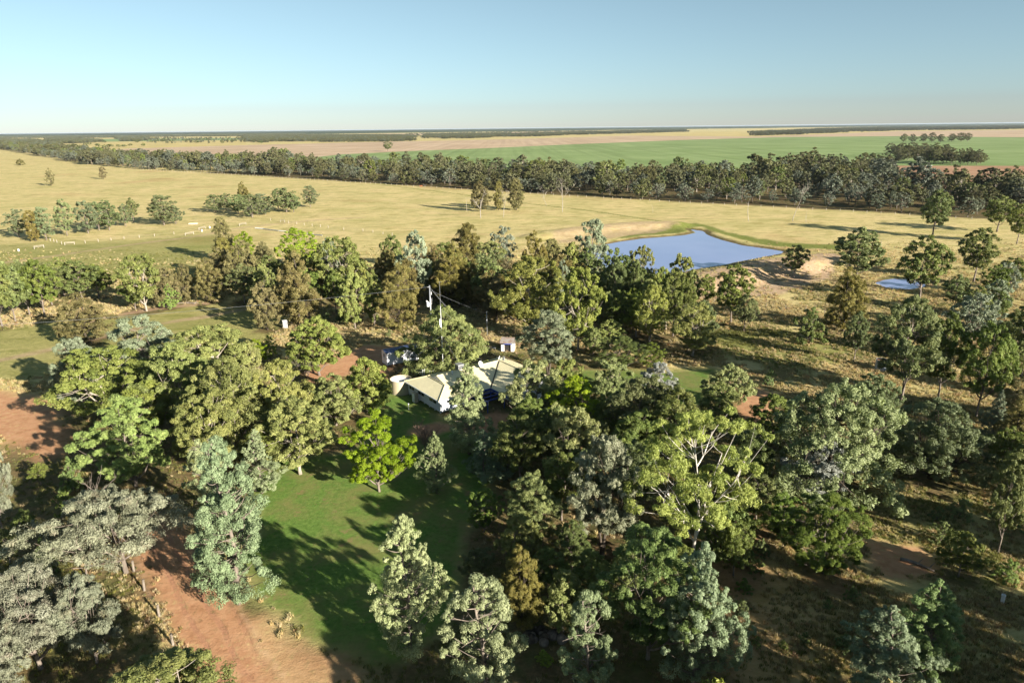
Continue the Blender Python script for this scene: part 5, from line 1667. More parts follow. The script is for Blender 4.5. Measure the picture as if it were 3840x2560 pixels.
def sheet(name, pts, mat, parent, uvdir, thick=.07):
    """sloping roof sheet from corner points with corrugations across uvdir"""
    me = bpy.data.meshes.new(name)
    n = len(pts)
    nv = (Vector(pts[1]) - Vector(pts[0])).cross(Vector(pts[-1]) - Vector(pts[0])).normalized()
    if nv.z < 0: nv = -nv
    lo = [Vector(p) - nv * thick for p in pts]
    vs = [tuple(p) for p in pts] + [tuple(p) for p in lo]
    fs = [tuple(range(n)), tuple(reversed(range(n, 2 * n)))] + [(i, i + n, (i + 1) % n + n, (i + 1) % n) for i in range(n)]
    me.from_pydata(vs, [], fs)
    bm = bmesh.new(); bm.from_mesh(me); bmesh.ops.recalc_face_normals(bm, faces=bm.faces); bm.to_mesh(me); bm.free()
    uvl = me.uv_layers.new(name="UVMap")
    for lp in me.loops:
        v = me.vertices[lp.vertex_index].co
        uvl.data[lp.index].uv = (v.x * uvdir[0] + v.y * uvdir[1], v.z)
    me.materials.append(mat)
    return link(name, me, parent)

def window(parent, x0, x1, y, z0, z1, face, frame=M_TRIM, mull=1):
    """window in a wall whose outside is face ('-x' or '-y'); x0..x1 runs along the wall, y is the wall plane"""
    fr = MB(); gl = MB(); sl = MB()
    def put(mb, a0, a1, d0, d1, zz0, zz1):
        if face == '-y': mb.span(a0, a1, y - d1, y - d0, zz0, zz1)
        elif face == '-x': mb.span(y - d1, y - d0, a0, a1, zz0, zz1)
        elif face == '+x': mb.span(y + d0, y + d1, a0, a1, zz0, zz1)
    t_ = .07
    put(fr, x0, x1, -.02, .06, z1 - t_, z1); put(fr, x0, x1, -.02, .06, z0, z0 + t_)
    put(fr, x0, x0 + t_, -.02, .06, z0 + t_, z1 - t_); put(fr, x1 - t_, x1, -.02, .06, z0 + t_, z1 - t_)
    for k in range(1, mull + 1):
        xm = x0 + (x1 - x0) * k / (mull + 1); put(fr, xm - .03, xm + .03, -.02, .055, z0 + t_, z1 - t_)
    put(gl, x0 + .03, x1 - .03, .003, .02, z0 + .03, z1 - .03)
    put(sl, x0 - .05, x1 + .05, .0, .12, z0 - .07, z0 - .005)
    w = fr.build('window', frame, parent)
    gl.build('pane', M_GLASS, w)
    sl.build('sill', M_TRIM, w)
    return w

house = empty('farmhouse', (-12.3, 105.8, 0), R(36.4))
tag(house, 'low white farmhouse with cream corrugated hip roof and blue fascia', 'house')
for x0, x1, y0, y1 in ((.5, 5.7, .5, 11.7), (5.7, 21.4, 2.6, 11.7), (12.6, 21.4, -4.9, 2.6)):
    w = MB().span(x0, x1, y0, y1, .38, 2.62).build('wall', M_WALL, house)
    wb = MB()
    for k in range(11):   # weatherboards proud of the wall
        z = .42 + k * .195
        if y0 == .5:
            wb.box((x0 - .012, (y0 + y1) / 2, z), (.03, y1 - y0 + .04, .165), ry=.07); wb.box(((x0 + x1) / 2, y0 - .012, z), (x1 - x0 + .04, .03, .165), rx=-.07)
        else:
            wb.box(((x0 + x1) / 2, y0 - .012, z), (x1 - x0, .03, .165), rx=-.07)
    wb.build('weatherboards', M_WALL, w)
st = MB()
for y in np.arange(.8, 11.8, 1.8):
    for x in (.65, 3.1, 5.5): st.span(x - .09, x + .09, y - .09, y + .09, -.2, .38)
st.build('stumps', M_TRIM, house)
for a, b in ((9.3, 11.2), (5.8, 8.0), (1.6, 4.1)):
    window(house, a, b, .47, 1.35, 2.35, '-x')
window(house, 2.1, 3.9, .47, 1.25, 2.3, '-y')
window(house, 7.0, 9.0, 2.57, 1.2, 2.3, '-y')
window(house, 17.0, 19.0, -4.93, 1.2, 2.3, '-y')
dr = MB().span(9.7, 10.6, 2.5, 2.57, .4, 2.4).build('door', M_BLUE, house)
MB().span(10.42, 10.5, 2.44, 2.5, 1.3, 1.4).build('handle', M_GALV, dr)
p_ = .37; zr = 2.62 + 3.1 * p_
e0 = 2.62
A, B_, C_, D_ = (0, 0, e0), (6.2, 0, e0), (6.2, 12.2, e0), (0, 12.2, e0)
r1, r2 = (3.1, 3.1, zr), (3.1, 9.1, zr)
rf = sheet('roof', [A, r1, r2, D_], M_ROOF, house, (0, 1))
sheet('roof_sheet', [A, B_, r1], M_ROOF, rf, (1, 0)); sheet('roof_sheet', [B_, C_, r2, r1], M_ROOF, rf, (0, 1)); sheet('roof_sheet', [C_, D_, r2], M_ROOF, rf, (1, 0))
rc = MB()
for a, b in ((A, r1), (B_, r1), (r1, r2), (D_, r2), (C_, r2)): rc.tube([Vector(a) + Vector((0, 0, .03)), Vector(b) + Vector((0, 0, .03))], .09, 6)
rc.build('ridge_cap', flat_mat('cream_ridge', (.68, .60, .36), .45, .05), rf)
gm = MB()
gm.span(-.09, -.003, -.09, 12.29, e0 - .2, e0 - .015); gm.span(0, 6.2, -.09, -.003, e0 - .2, e0 - .015)
gm.build('gutter', M_WALL, rf)
zm = 4.35
ra, rb = (3.6, 6.7, zm), (17.2, 6.7, zm)
fe = 2.4
rf2 = sheet('roof', [(3.6, .2, fe), (10.7, .2, fe), rb, ra], M_ROOF, house, (1, 0))
sheet('roof_sheet', [ra, rb, (22, 12.3, 2.64), (3.6, 12.3, 2.64)], M_ROOF, rf2, (1, 0))
sheet('roof_sheet', [(10.7, .2, fe), (10.7, -5.5, fe), (17.2, -5.5, zm), rb], M_ROOF, rf2, (0, 1))
sheet('roof_sheet', [rb, (17.2, -5.5, zm), (22, -5.5, 2.75), (22, 12.3, 2.64)], M_ROOF, rf2, (0, 1))
rc = MB()
for a, b in ((ra, rb), (rb, (17.2, -5.5, zm)), (rb, (22, 12.3, 2.64))): rc.tube([Vector(a) + Vector((0, 0, .03)), Vector(b) + Vector((0, 0, .03))], .1, 6)
rc.build('ridge_cap', M_ROOF, rf2)
vg = MB().tube([(10.7, .2, fe + .02), (17.0, 6.5, zm - .04)], .11, 6).build('valley_gutter', M_DARK, rf2)
gb = bpy.data.meshes.new('gable')
gb.from_pydata([(3.62, 2.9, 3.2), (3.62, 10.6, 3.2), (3.62, 6.7, zm - .1), (3.70, 2.9, 3.2), (3.70, 10.6, 3.2), (3.70, 6.7, zm - .1)], [], [(0, 2, 1), (3, 4, 5), (0, 1, 4, 3), (1, 2, 5, 4), (2, 0, 3, 5)])
gb.materials.append(M_TRIM); link('gable', gb, house)
fb = MB(); fb.span(6.3, 10.72, .1, .185, fe - .28, fe - .03); fb.span(10.6, 10.69, -5.5, .1, fe - .28, fe - .03); fb.build('fascia', M_BLUE, house)
for k, y in enumerate((-1.2, -2.6, -4.0)):
    MB().span(7.0, 10.6, y - .05, y + .05, fe - .3, fe - .12).build('pergola_beam', M_BLUE, house)
MB().span(6.95, 7.05, -4.2, .1, fe - .48, fe - .31).build('pergola_beam', M_BLUE, house)
for x, y in ((7.0, -4.1), (7.0, 0), (10.5, -4.1), (10.5, .0)):
    MB().span(x - .06, x + .06, y - .06, y + .06, -.1, fe - .5).build('verandah_post', M_BLUE, house)
aw = sheet('awning', [(1.9, -.55, 2.2), (4.1, -.55, 2.2), (4.1, .40, 2.45), (1.9, .40, 2.45)], M_WHITE, house, (1, 0), .04)
MB().span(5.9, 8.5, -2.2, -.2, .2, .38).build('porch_floor', M_WOOD, house)
for x in (5.95, 6.9, 7.8, 8.45):
    MB().span(x - .05, x + .05, -2.2, -2.1, .38, 1.35).build('rail_post', M_TRIM, house)
MB().span(5.9, 8.5, -2.19, -2.11, 1.28, 1.36).build('hand_rail', M_TRIM, house)
# things on the roof
def hloc(e, n, z): 
    c, s = math.cos(R(36.4)), math.sin(R(36.4))
    return (-12.3 + e * c - n * s, 105.8 + e * s + n * c, z)
ck = empty('roof_cooler', hloc(9.3, 8.2, 3.75), R(36.4)); tag(ck, 'grey evaporative cooler box on the roof ridge beside the mast', 'cooler')
MB().span(-.6, .6, -.6, .6, .15, 1.15).build('cabinet', M_GALV, ck, bevel=.03)
lv = MB()
for k in range(6): lv.box((0, -.62, .3 + k * .13), (1.0, .03, .05), rx=.5); lv.box((-.62, 0, .3 + k * .13), (.03, 1.0, .05), ry=-.5)
lv.build('louvres', M_DARK, ck)
MB().span(-.66, .66, -.66, .66, 1.15, 1.25).build('lid', M_STEEL, ck); MB().span(-.35, .35, -.35, .35, -.4, .15).build('duct', M_GALV, ck)
fl = empty('roof_flue', hloc(6.4, 6.0, 4.0), 0); tag(fl, 'short pale flue pipe on the main roof slope', 'flue')
MB().tube([(0, 0, -.2), (0, 0, .75)], .11, 10).build('pipe', M_GALV, fl, smooth=True); MB().lathe([(0, .92), (.2, .80), (.2, .74), (.0, .74)], 12).build('cowl', M_TRIM, fl)
def dish(name, loc, az, tilt, r, label):
    o = empty(name, loc, az); tag(o, label, 'satellite dish')
    mb = MB(); prof = [(r * k / 6, r * .28 * (k / 6) ** 2) for k in range(1, 7)]
    mb.lathe([(0.001, 0)] + prof, 24); d = mb.build('reflector', M_WHITE, o, smooth=True)
    sm = d.modifiers.new("thick", 'SOLIDIFY'); sm.thickness = .02
    d.location = (0, 0, .75); d.rotation_euler = (R(tilt), 0, 0)
    MB().tube([(0, 0, -.3), (0, .06, .7)], .03, 8).build('mast', M_GALV, o)
    a = MB().tube([(0, -r * .8, .75 - r * .5), (0, -r * 1.0, .75 + r * .25)], .02, 6); a.build('arm', M_GALV, o)
    MB().box((0, -r * 1.0, .75 + r * .3), (.09, .14, .09)).build('receiver', M_STEEL, o)
    return o
dish('satellite_dish', hloc(12.3, 5.8, 4.1), R(60), 62, .62, 'white satellite dish on the roof beside the cypress top')
dish('satellite_dish', hloc(17.0, 6.3, 4.25), R(-100), 70, .42, 'small dish and arm at the far ridge end, left of its twin')
dish('satellite_dish', hloc(17.9, 6.1, 4.0), R(-70), 70, .46, 'small dish and arm at the outermost ridge end')
mx_, my_, _ = hloc(8.6, 12.9, 0)
ms = empty('radio_mast', (mx_, my_, 0)); tag(ms, 'tall thin white radio mast with guy wires rising behind the house roof', 'mast')
MB().tube([(0, 0, -.3), (0, 0, 9), (0, 0, 15.0)], [.065, .05, .035], 8).build('pole', M_WHITE, ms, smooth=True)
MB().tube([(0, 0, 15.0), (0, 0, 19.6)], [.03, .015], 6).build('aerial', M_GALV, ms)
MB().tube([(-.35, 0, 19.5), (.35, 0, 19.5)], .02, 5).build('crossbar', M_GALV, ms)
MB().box((-.18, 0, 11.8), (.22, .12, 1.5)).build('panel_antenna', M_WHITE, ms); MB().box((-.1, 0, 14.0), (.3, .06, .06)).build('bracket', M_GALV, ms)
for dx, dy in ((9, 9), (-10, 5), (6, -9)):
    MB().tube([(0, 0, 9.5), (dx, dy, 0 if dy > 0 else 3.2)], .016, 4).build('guy_wire', M_GALV, ms)
MB().tube([(0, 0, 14.5), (11, 12, 0)], .016, 4).build('guy_wire', M_GALV, ms)
# ladder at the back eave
ld = empty('ladder', hloc(4.2, 12.6, 0), R(36.4)); tag(ld, 'white ladder leaning on the back eave', 'ladder')
for x in (-.22, .22): MB().tube([(x, .6, 0), (x, -.15, 3.9)], .03, 5).build('rail', M_WHITE, ld)
for k in range(11): MB().tube([(-.22, .6 - .75 * (k + .5) / 11.4, .35 * k + .18), (.22, .6 - .75 * (k + .5) / 11.4, .35 * k + .18)], .02, 5).build('rung', M_WHITE, ld)
# cabinet by the left wall
cb_ = empty('utility_cabinet', hloc(-.25, 7.9, 0), R(36.4)); tag(cb_, 'tall off-white cabinet standing against the shaded house wall', 'cabinet')
MB().span(-.35, .35, -.5, .5, 0, 1.75).build('body', M_TANK, cb_, bevel=.03); MB().span(-.38, -.355, -.44, .44, .1, 1.65).build('door', M_WALL, cb_); MB().span(-.41, -.385, .3, .36, .8, 1.0).build('handle', M_STEEL, cb_)
# water tank
def tank(name, loc, r, h, rec, mat, top, label, open_top=False):
    o = empty(name, loc); tag(o, label, 'water tank')
    MB().lathe([(r, 0), (r, h * .33), (r + .015, h * .335), (r + .015, h * .35), (r, h * .355), (r, h), (r - .06, h), (r - .06, h - rec), (r - .06, h - rec - .02), (.001, h - rec + .02)], 48).build('shell', mat, o, smooth=False)
    MB().lathe([(r - .07, h - rec + .01), (.001, h - rec + .06)], 40).build('lid', top, o)
    rb_ = MB()
    for k in range(8):
        a = k * math.pi / 4
        rb_.tube([(.1 * math.cos(a), .1 * math.sin(a), h - rec + .08), ((r - .08) * math.cos(a), (r - .08) * math.sin(a), h - rec + .04)], .02, 4)
    rb_.build('roof_ribs', top, o)
    MB().tube([(r - .05, 0, h * .9), (r + .12, 0, h * .9), (r + .12, 0, .1)], .045, 6).build('overflow_pipe', M_TRIM, o)
    return o
tank('water_tank', (-20.4, 117.0, 0), 1.95, 2.6, .5, M_TANK, M_WHITE, 'round cream water tank with white top beside the farmhouse')
M_RUST = flat_mat('rusty_iron', (.26, .12, .065), .8, .35, 2.0)
M_OLDG = flat_mat('old_galvanised_iron', (.34, .36, .37), .5, .3, 2.5)
tx, ty = SPOT['tank_r']
tank('water_tank', (tx, ty + 1, ground_z(tx, ty)), 1.1, 2.1, .12, M_OLDG, M_RUST, 'old grey iron tank with rusty top in the grass on the right')

# ------------------------------------------------------------------ sheds
hut = empty('white_hut', (-25.3, 130.6, 0), R(33)); tag(hut, 'white hut with corrugated roof coloured by reflected blue sky half under the big dome tree', 'hut')
w = MB().span(0, 7.0, 0, 2.6, .35, 3.0).build('wall', M_WALL, hut)
bt = MB()
for k in range(15): bt.span(.02 + k * .495, .07 + k * .495, -.03, 0, .35, 2.95)
bt.build('batten', M_WALL, w)
M_HROOF = roof_mat('sky_tinted_roof', (.055, .085, .19), .4, 0, 1.5)  # sky reflection and shade are put into this roof colour
M_HROOF2 = M_HROOF
hr = sheet('roof', [(-.25, -.3, 3.0), (7.25, -.3, 3.0), (7.25, 1.3, 3.45), (-.25, 1.3, 3.45)], M_HROOF, hut, (1, 0), .05)
sheet('roof_sheet', [(-.25, 1.3, 3.45), (7.25, 1.3, 3.45), (7.25, 2.9, 3.0), (-.25, 2.9, 3.0)], M_HROOF, hr, (1, 0), .05)
rs_ = MB()
for k in range(11): rs_.tube([(-.2 + k * .74, -.28, 3.05), (-.2 + k * .74, 1.3, 3.50)], .02, 4)
rs_.build('rib', M_STEEL, hr)
gme = bpy.data.meshes.new('gable'); gme.from_pydata([(0.01, 0, 2.99), (0.01, 2.6, 2.99), (0.01, 1.3, 3.38), (.08, 0, 2.99), (.08, 2.6, 2.99), (.08, 1.3, 3.38)], [], [(0, 2, 1), (3, 4, 5), (0, 1, 4, 3), (1, 2, 5, 4), (2, 0, 3, 5)])
gme.materials.append(M_WALL); link('gable', gme, hut)
window(hut, .9, 1.7, 0, 1.7, 2.6, '-x'); window(hut, 2.6, 3.6, 0, 1.7, 2.55, '-y')
st = MB()
for x in (.3, 2.4, 4.6, 6.7):
    for y in (.2, 2.4): st.span(x - .1, x + .1, y - .1, y + .1, -.15, .35)
st.build('stumps', M_WOOD, hut)

shed = empty('tin_shed', (-2.35, 140.2, 0), R(-8)); tag(shed, 'small open tin shed with rusty sloping roof among the trees', 'shed')
wl = MB(); wl.span(0, .06, 0, 2.2, 0, 1.9); wl.span(.06, 2.7, 2.14, 2.2, 0, 2.1); wl.span(2.7, 2.76, 0, 2.2, 0, 1.9); wl.span(.06, .75, 0, .06, 0, 1.85); wl.span(2.1, 2.7, 0, .06, 0, 1.85)
wl.build('wall', M_WHITE, shed)
rs2 = sheet('roof', [(-.3, -.45, 1.95), (3.05, -.45, 1.95), (3.05, 2.5, 2.45), (-.3, 2.5, 2.45)], roof_mat('rusty_roof', (.42, .38, .34), .6, .75), shed, (1, 0), .05)
MB().span(.75, 2.1, .2, .26, .02, 1.8).build('doorway_shade', M_DARK, shed); MB().span(.6, 2.4, -.5, -.44, 1.72, 1.9).build('fascia', M_BLUE, shed)  # near-black panel paints the shade inside the open doorway
MB().span(.7, .8, -.02, .08, 0, 1.9).build('door_post', M_WOOD, shed); MB().span(2.05, 2.15, -.02, .08, 0, 1.9).build('door_post', M_WOOD, shed)
# clothes line frame by the shed
clo = empty('clothes_line', (-5.0, 137.0, 0), R(10)); tag(clo, 'low pipe frame of a clothes line beside the tin shed', 'clothes line')
for y in (0, .9): MB().tube([(-1.6, y, 1.6), (1.6, y, 1.75)], .03, 5).build('line_bar', M_GALV, clo)
for x in (-1.5, 1.5): MB().tube([(x, .45, 0), (x, .45, 1.65)], .04, 6).build('post', M_GALV, clo); MB().tube([(x, 0, 1.65), (x, .9, 1.65)], .03, 5).build('cross_arm', M_GALV, clo)

# ------------------------------------------------------------------ utility vehicle
ute = empty('parked_ute', (-16.9, 125.9, 0), R(33)); tag(ute, 'white utility vehicle parked under the big dome tree behind the house', 'ute')
def extrude(prof, y0, y1, name, mat, parent, bevel=.04):
    n = len(prof)
    mb = MB(); mb.add([(x, y0, z) for x, z in prof] + [(x, y1, z) for x, z in prof], [tuple(range(n)), tuple(range(2 * n - 1, n - 1, -1))] + [(i, (i + 1) % n, (i + 1) % n + n, i + n) for i in range(n)])
    return mb.build(name, mat, parent, bevel=bevel)
extrude([(-.1, .45), (2.9, .45), (2.9, .85), (2.75, 1.02), (1.75, 1.08), (-.1, 1.08)], -.85, .85, 'body', M_WHITE, ute)
cbn = extrude([(-.05, 1.07), (1.75, 1.07), (1.15, 1.72), (.15, 1.74)], -.74, .74, 'cab', M_WHITE, ute)
MB().box((1.47, 0, 1.41), (.02, 1.25, .72), ry=-.74).build('windscreen', M_GLASS, cbn)
for s in (-1, 1): MB().box((.72, s * .75, 1.4), (1.0, .015, .42)).build('side_window', M_GLASS, cbn)
tr_ = MB(); tr_.span(-2.3, -.15, -.88, .88, .72, .80); tr_.span(-2.3, -.15, -.9, -.86, .8, 1.2); tr_.span(-2.3, -.15, .86, .9, .8, 1.2); tr_.span(-2.34, -2.3, -.88, .88, .8, 1.2); tr_.span(-.16, -.12, -.88, .88, .8, 1.75)
tr_.build('tray', M_WHITE, ute)
MB().span(-2.2, -.1, -.4, .4, .45, .7).build('chassis', M_DARK, ute)
for x in (-1.45, 2.05):
    for s in (-1, 1):
        wh = MB().lathe([(.001, -.1), (.34, -.1), (.36, -.05), (.36, .05), (.34, .1), (.001, .1)], 20).build('wheel', M_DARK, ute); wh.location = (x, s * .76, .36); wh.rotation_euler = (R(90), 0, 0)
        MB().lathe([(.001, .11), (.2, .105), (.2, -.105), (.001, -.11)], 14).build('rim', M_GALV, wh)
for s in (-1, 1): MB().box((2.92, s * .62, .78), (.03, .3, .16)).build('headlight', M_GALV, ute); MB().box((-2.36, s * .78, .72), (.03, .16, .1)).build('tail_light', M_RUST, ute)

# ------------------------------------------------------------------ power line
px, py = SPOT['pole']; PH = 12.3
pp = empty('power_pole', (px, py, 0), R(20)); tag(pp, 'grey timber power pole with transformer behind the big dome tree', 'power pole')
MB().tube([(0, 0, -.5), (0, 0, PH)], [.19, .14], 10).build('pole', M_WOOD if False else M_GALV, pp, smooth=True)
MB().lathe([(.001, -.45), (.32, -.45), (.34, -.4), (.34, .4), (.3, .48), (.001, .5)], 16, (-.55, 0, PH - 4.4)).build('transformer', M_WHITE, pp)
for k, a in enumerate((-.25, .1)): MB().tube([(-.65 + k * .25, a, PH - 3.95), (-1.0 + k * .2, a, PH - 3.4)], [.06, .035], 6).build('bushing', M_TRIM, pp)
MB().span(-.35, .0, -.06, .06, PH - 4.45, PH - 4.3).build('bracket', M_GALV, pp)
MB().tube([(.35, 0, PH - 2.2), (.32, 0, PH - 1.5)], .06, 6).build('insulator', M_TRIM, pp); MB().tube([(.3, 0, PH - 4.4), (.4, 0, PH - 3.0)], .03, 6).build('fuse_arm', M_TRIM, pp)
MB().tube([(-.1, 0, PH - .35), (-.45, 0, PH - .37)], .04, 6).build('insulator', M_TRIM, pp)
def wire(name, a, b, sag, r, label, parent=None):
    a, b = Vector(a), Vector(b); pts = []
    for i in range(25):
        f = i / 24; pts.append(a.lerp(b, f) - Vector((0, 0, sag * 4 * f * (1 - f))))
    o = MB().tube(pts, r, 4).build(name, M_GALV, parent)
    if label: tag(o, label, 'wire')
    return o
lx, ly = SPOT['power_left']
wire('power_line', (px - .4, py - .1, PH - .36), (-150.0, 118.0, 11.0), 1.6, .022, 'single power line sagging from the power pole across the mown strip')
wire('stay_wire', (px + .15, py, PH - .6), (px + 10.0, py - 3.0, 0.1), 0, .018, 'straight stay wire running down from the power pole top')
qx, qy = SPOT['pole2']
p2 = empty('meter_pole', (qx, qy, 0), 0); tag(p2, 'short slim pole right of the big dome tree', 'power pole')
MB().tube([(0, 0, -.4), (0, 0, 5.6)], [.1, .08], 8).build('pole', M_GALV, p2, smooth=True); MB().box((0, -.12, 4.6), (.25, .15, .4)).build('meter_box', M_WHITE, p2); MB().lathe([(.001, 6.0), (.13, 5.9), (.13, 5.6), (.001, 5.58)], 10).build('cap', M_STEEL, p2)
wire('service_line', (px, py, PH - 1.0), (qx, qy, 5.5), .3, .016, 'service line between the two poles')

# ------------------------------------------------------------------ fences
def post_mesh(h, r, seed):
    rnd = random.Random(seed)
    mb = MB(); n = 7
    pts = [(0, 0, -.4), (rnd.uniform(-.02, .02), rnd.uniform(-.02, .02), h * .5), (rnd.uniform(-.05, .05), rnd.uniform(-.05, .05), h)]
    mb.tube(pts, [r * 1.05, r, r * .92], n)
    me = bpy.data.meshes.new('post'); me.from_pydata(mb.v, [], mb.f); me.materials.append(M_WOOD)
    return me
POSTS = [post_mesh(1.35, .12, k) for k in range(4)]
SLIM = [post_mesh(1.25, .085, k) for k in range(9, 12)]
M_PALEW = bark_mat('sunbleached_timber', (.28, .245, .20), (.44, .395, .34), 4.0)
PALE = [post_mesh(1.3, .11, k) for k in range(20, 23)]
for m_ in PALE: m_.materials[0] = M_PALEW
def fence(name, pts, label, kinds, wires=(.5, .9, 1.2), spacing=None, cat='fence'):
    base = empty(name, (pts[0][0], pts[0][1], 0)); tag(base, label, cat)
    if spacing:
        q = []
        for a, b in zip(pts[:-1], pts[1:]):
            a, b = Vector(a), Vector(b); k = max(1, round((b - a).length / spacing))
            q += [tuple(a.lerp(b, i / k)) for i in range(k)]
        pts = q + [tuple(pts[-1])]
    tops = []
    for i, (x, y) in enumerate(pts):
        z = ground_z(x, y)
        o = link('post', kinds[i % len(kinds)], base)
        o.location = (x - base.location.x, y - base.location.y, z); o.rotation_euler = (trnd.uniform(-.05, .05), trnd.uniform(-.05, .05), trnd.random() * 6)
        tops.append(Vector((x - base.location.x, y - base.location.y, z)))
    for hgt in wires:
        MB().tube([t_ + Vector((0, 0, hgt)) for t_ in tops], .006 if spacing is None else .008, 3).build('wire', M_GALV, base)
    return base
fence('wire_fence', FENCE_A + FENCE_A_FAR, 'timber post and wire fence along the red track', POSTS)
bf = [p for p in BELT_FRONT if p[1] < 1000]
bfo = grow(bf + [(bf[-1][0], bf[-1][1] + 500), (bf[0][0], bf[0][1] + 500)], 5.0)[:len(bf)]
fence('paddock_fence', bfo, 'long line of pale posts along the foot of the tree belt', PALE, (.6, 1.1), 7.0)
fence('yard_fence', FENCE_C, 'pale post fence across the paddock behind the wood', PALE)
fence('mound_fence', FENCE_D, 'thin fence at the foot of the gravel mound', SLIM)
fence('stock_fence', FENCE_E, 'post fence beside the track on the left paddock', PALE)
fence('yard_stumps', FENCE_G, 'short row of stout posts before the left paddock trees', PALE, (.9,))
RLAB = ['pale timber rail beside the row of stout posts', 'pale timber rail farthest out on the left paddock', 'pale timber rail left of the white drums', 'pale timber rail behind the white drums', 'pale timber gate rail in the middle of the paddock', 'pale timber rail left of the yard fence']
for (a, b), lb in zip(RAILS, RLAB):
    o = empty('rail_fence', (a[0], a[1], ground_z(*a))); tag(o, lb, 'rail')
    v = Vector((b[0] - a[0], b[1] - a[1], 0))
    for f in (0, 1): 
        q = link('post', PALE[0], o); q.location = v * f
    for z in (1.2, .75): MB().tube([(0, 0, z), tuple(v + Vector((0, 0, z)))], .07, 6).build('rail', M_PALEW, o)

# ------------------------------------------------------------------ small things in the paddocks
def at(name, off=(0, 0)): 
    x, y = SPOT[name]; return (x + off[0], y + off[1], ground_z(x, y))
o = empty('water_trough', at('trough'), R(8)); tag(o, 'pale concrete trough beside the paddock clump', 'trough')
tb = MB(); tb.span(-2.2, 2.2, -.6, -.48, 0, .65); tb.span(-2.2, 2.2, .48, .6, 0, .65); tb.span(-2.2, -2.08, -.48, .48, 0, .65); tb.span(2.08, 2.2, -.48, .48, 0, .65); tb.span(-2.08, 2.08, -.48, .48, 0, .1); tb.build('basin', M_TANK, o)
MB().span(-2.05, 2.05, -.47, .47, .4, .45).build('water_fill', WATERM, o)
for k, lb in (('drum1', 'white drum behind the timber rails'), ('drum2', 'white drum nearer the timber rails'), ('drum3', 'white drum far left in the paddock')):
    o = empty('drum', at(k)); tag(o, lb, 'drum')
    MB().lathe([(.001, 0), (.3, 0), (.3, .3), (.32, .32), (.3, .34), (.3, .6), (.32, .62), (.3, .64), (.3, .9), (.27, .92), (.27, .88), (.001, .88)], 16).build('barrel', M_WHITE, o)
    MB().tube([(.15, 0, .88), (.15, 0, .95)], .05, 8).build('bung', M_STEEL, o)
a, b = SPOT['pipe_a'], SPOT['pipe_b']
o = empty('irrigation_pipe', (a[0], a[1], ground_z(*a))); tag(o, 'long grey irrigation pipe lying in the grass behind the wood', 'pipe')
v = Vector((b[0] - a[0], b[1] - a[1], 0))
for k in range(8): MB().tube([tuple(v * (k / 8) + Vector((0, 0, .35))), tuple(v * ((k + .93) / 8) + Vector((trnd.uniform(-.4, .4), trnd.uniform(-.4, .4), .35)))], .22, 8).build('pipe_length', M_STEEL if k % 3 else M_WHITE, o)

def skin_body(name, pts, edges, rads, mat, parent, root=0):
    me = bpy.data.meshes.new(name); me.from_pydata(pts, edges, []); me.materials.append(mat)
    o = link(name, me, parent)
    m = o.modifiers.new("skin", 'SKIN')
    for i, r_ in enumerate(rads):
        sv = me.skin_vertices[0].data[i] if me.skin_vertices else None
        if sv: sv.radius = r_ if hasattr(r_, '__len__') else (r_, r_)
    s = o.modifiers.new("sub", 'SUBSURF'); s.levels = 1; s.render_levels = 1
    return o
def cow(loc, rz, mat, label):
    o = empty('cow', loc, rz); tag(o, label, 'cow')
    # one continuous lofted body: barrel, neck, head with legs and tail grown from it
    bm = bmesh.new()
    pts = [(-1.05, 0, 1.15), (-.6, 0, 1.12), (0, 0, 1.05), (.55, 0, 1.1), (.95, 0, 1.2), (1.25, 0, 1.1), (1.55, 0, .85), (1.75, 0, .65),
           (-.85, .2, .65), (-.95, .2, .38), (-.88, .2, .02), (-.85, -.2, .65), (-.95, -.2, .38), (-.88, -.2, .02), (.6, .2, .6), (.58, .2, .32), (.6, .2, .02), (.6, -.2, .6), (.58, -.2, .32), (.6, -.2, .02), (-1.2, 0, .95), (-1.22, 0, .5)]
    ed = [(0, 1), (1, 2), (2, 3), (3, 4), (4, 5), (5, 6), (6, 7), (1, 8), (8, 9), (9, 10), (1, 11), (11, 12), (12, 13), (3, 14), (14, 15), (15, 16), (3, 17), (17, 18), (18, 19), (0, 20), (20, 21)]
    rd = [.3, .38, .42, .36, .27, .2, .17, .11, .14, .07, .06, .14, .07, .06, .12, .07, .06, .12, .07, .06, .05, .03]
    me = bpy.data.meshes.new('body'); me.from_pydata(pts, ed, []); me.materials.append(mat)
    b_ = link('body', me, o)
    bpy.context.view_layer.objects.active = b_
    m = b_.modifiers.new("skin", 'SKIN')
    bm = bmesh.new(); bm.from_mesh(me)
    ly_ = bm.verts.layers.skin.verify()
    bm.verts.ensure_lookup_table()
    for i, r_ in enumerate(rd):
        bm.verts[i][ly_].radius = (r_, r_); bm.verts[i][ly_].use_root = (i == 1)
    bm.to_mesh(me); bm.free()
    s = b_.modifiers.new("sub", 'SUBSURF'); s.levels = 1; s.render_levels = 1
    for s_ in (-1, 1): MB().box((1.5, s_ * .2, 1.05), (.06, .16, .08)).build('ear', mat, o)
cow(at('cow_brown'), R(175), flat_mat('brown_hide', (.30, .11, .05), .8), 'brown cow grazing near the paddock fence')
cow(at('cow_black'), R(20), flat_mat('black_hide', (.02, .018, .018), .7), 'black cow near the paddock fence beside the brown one')

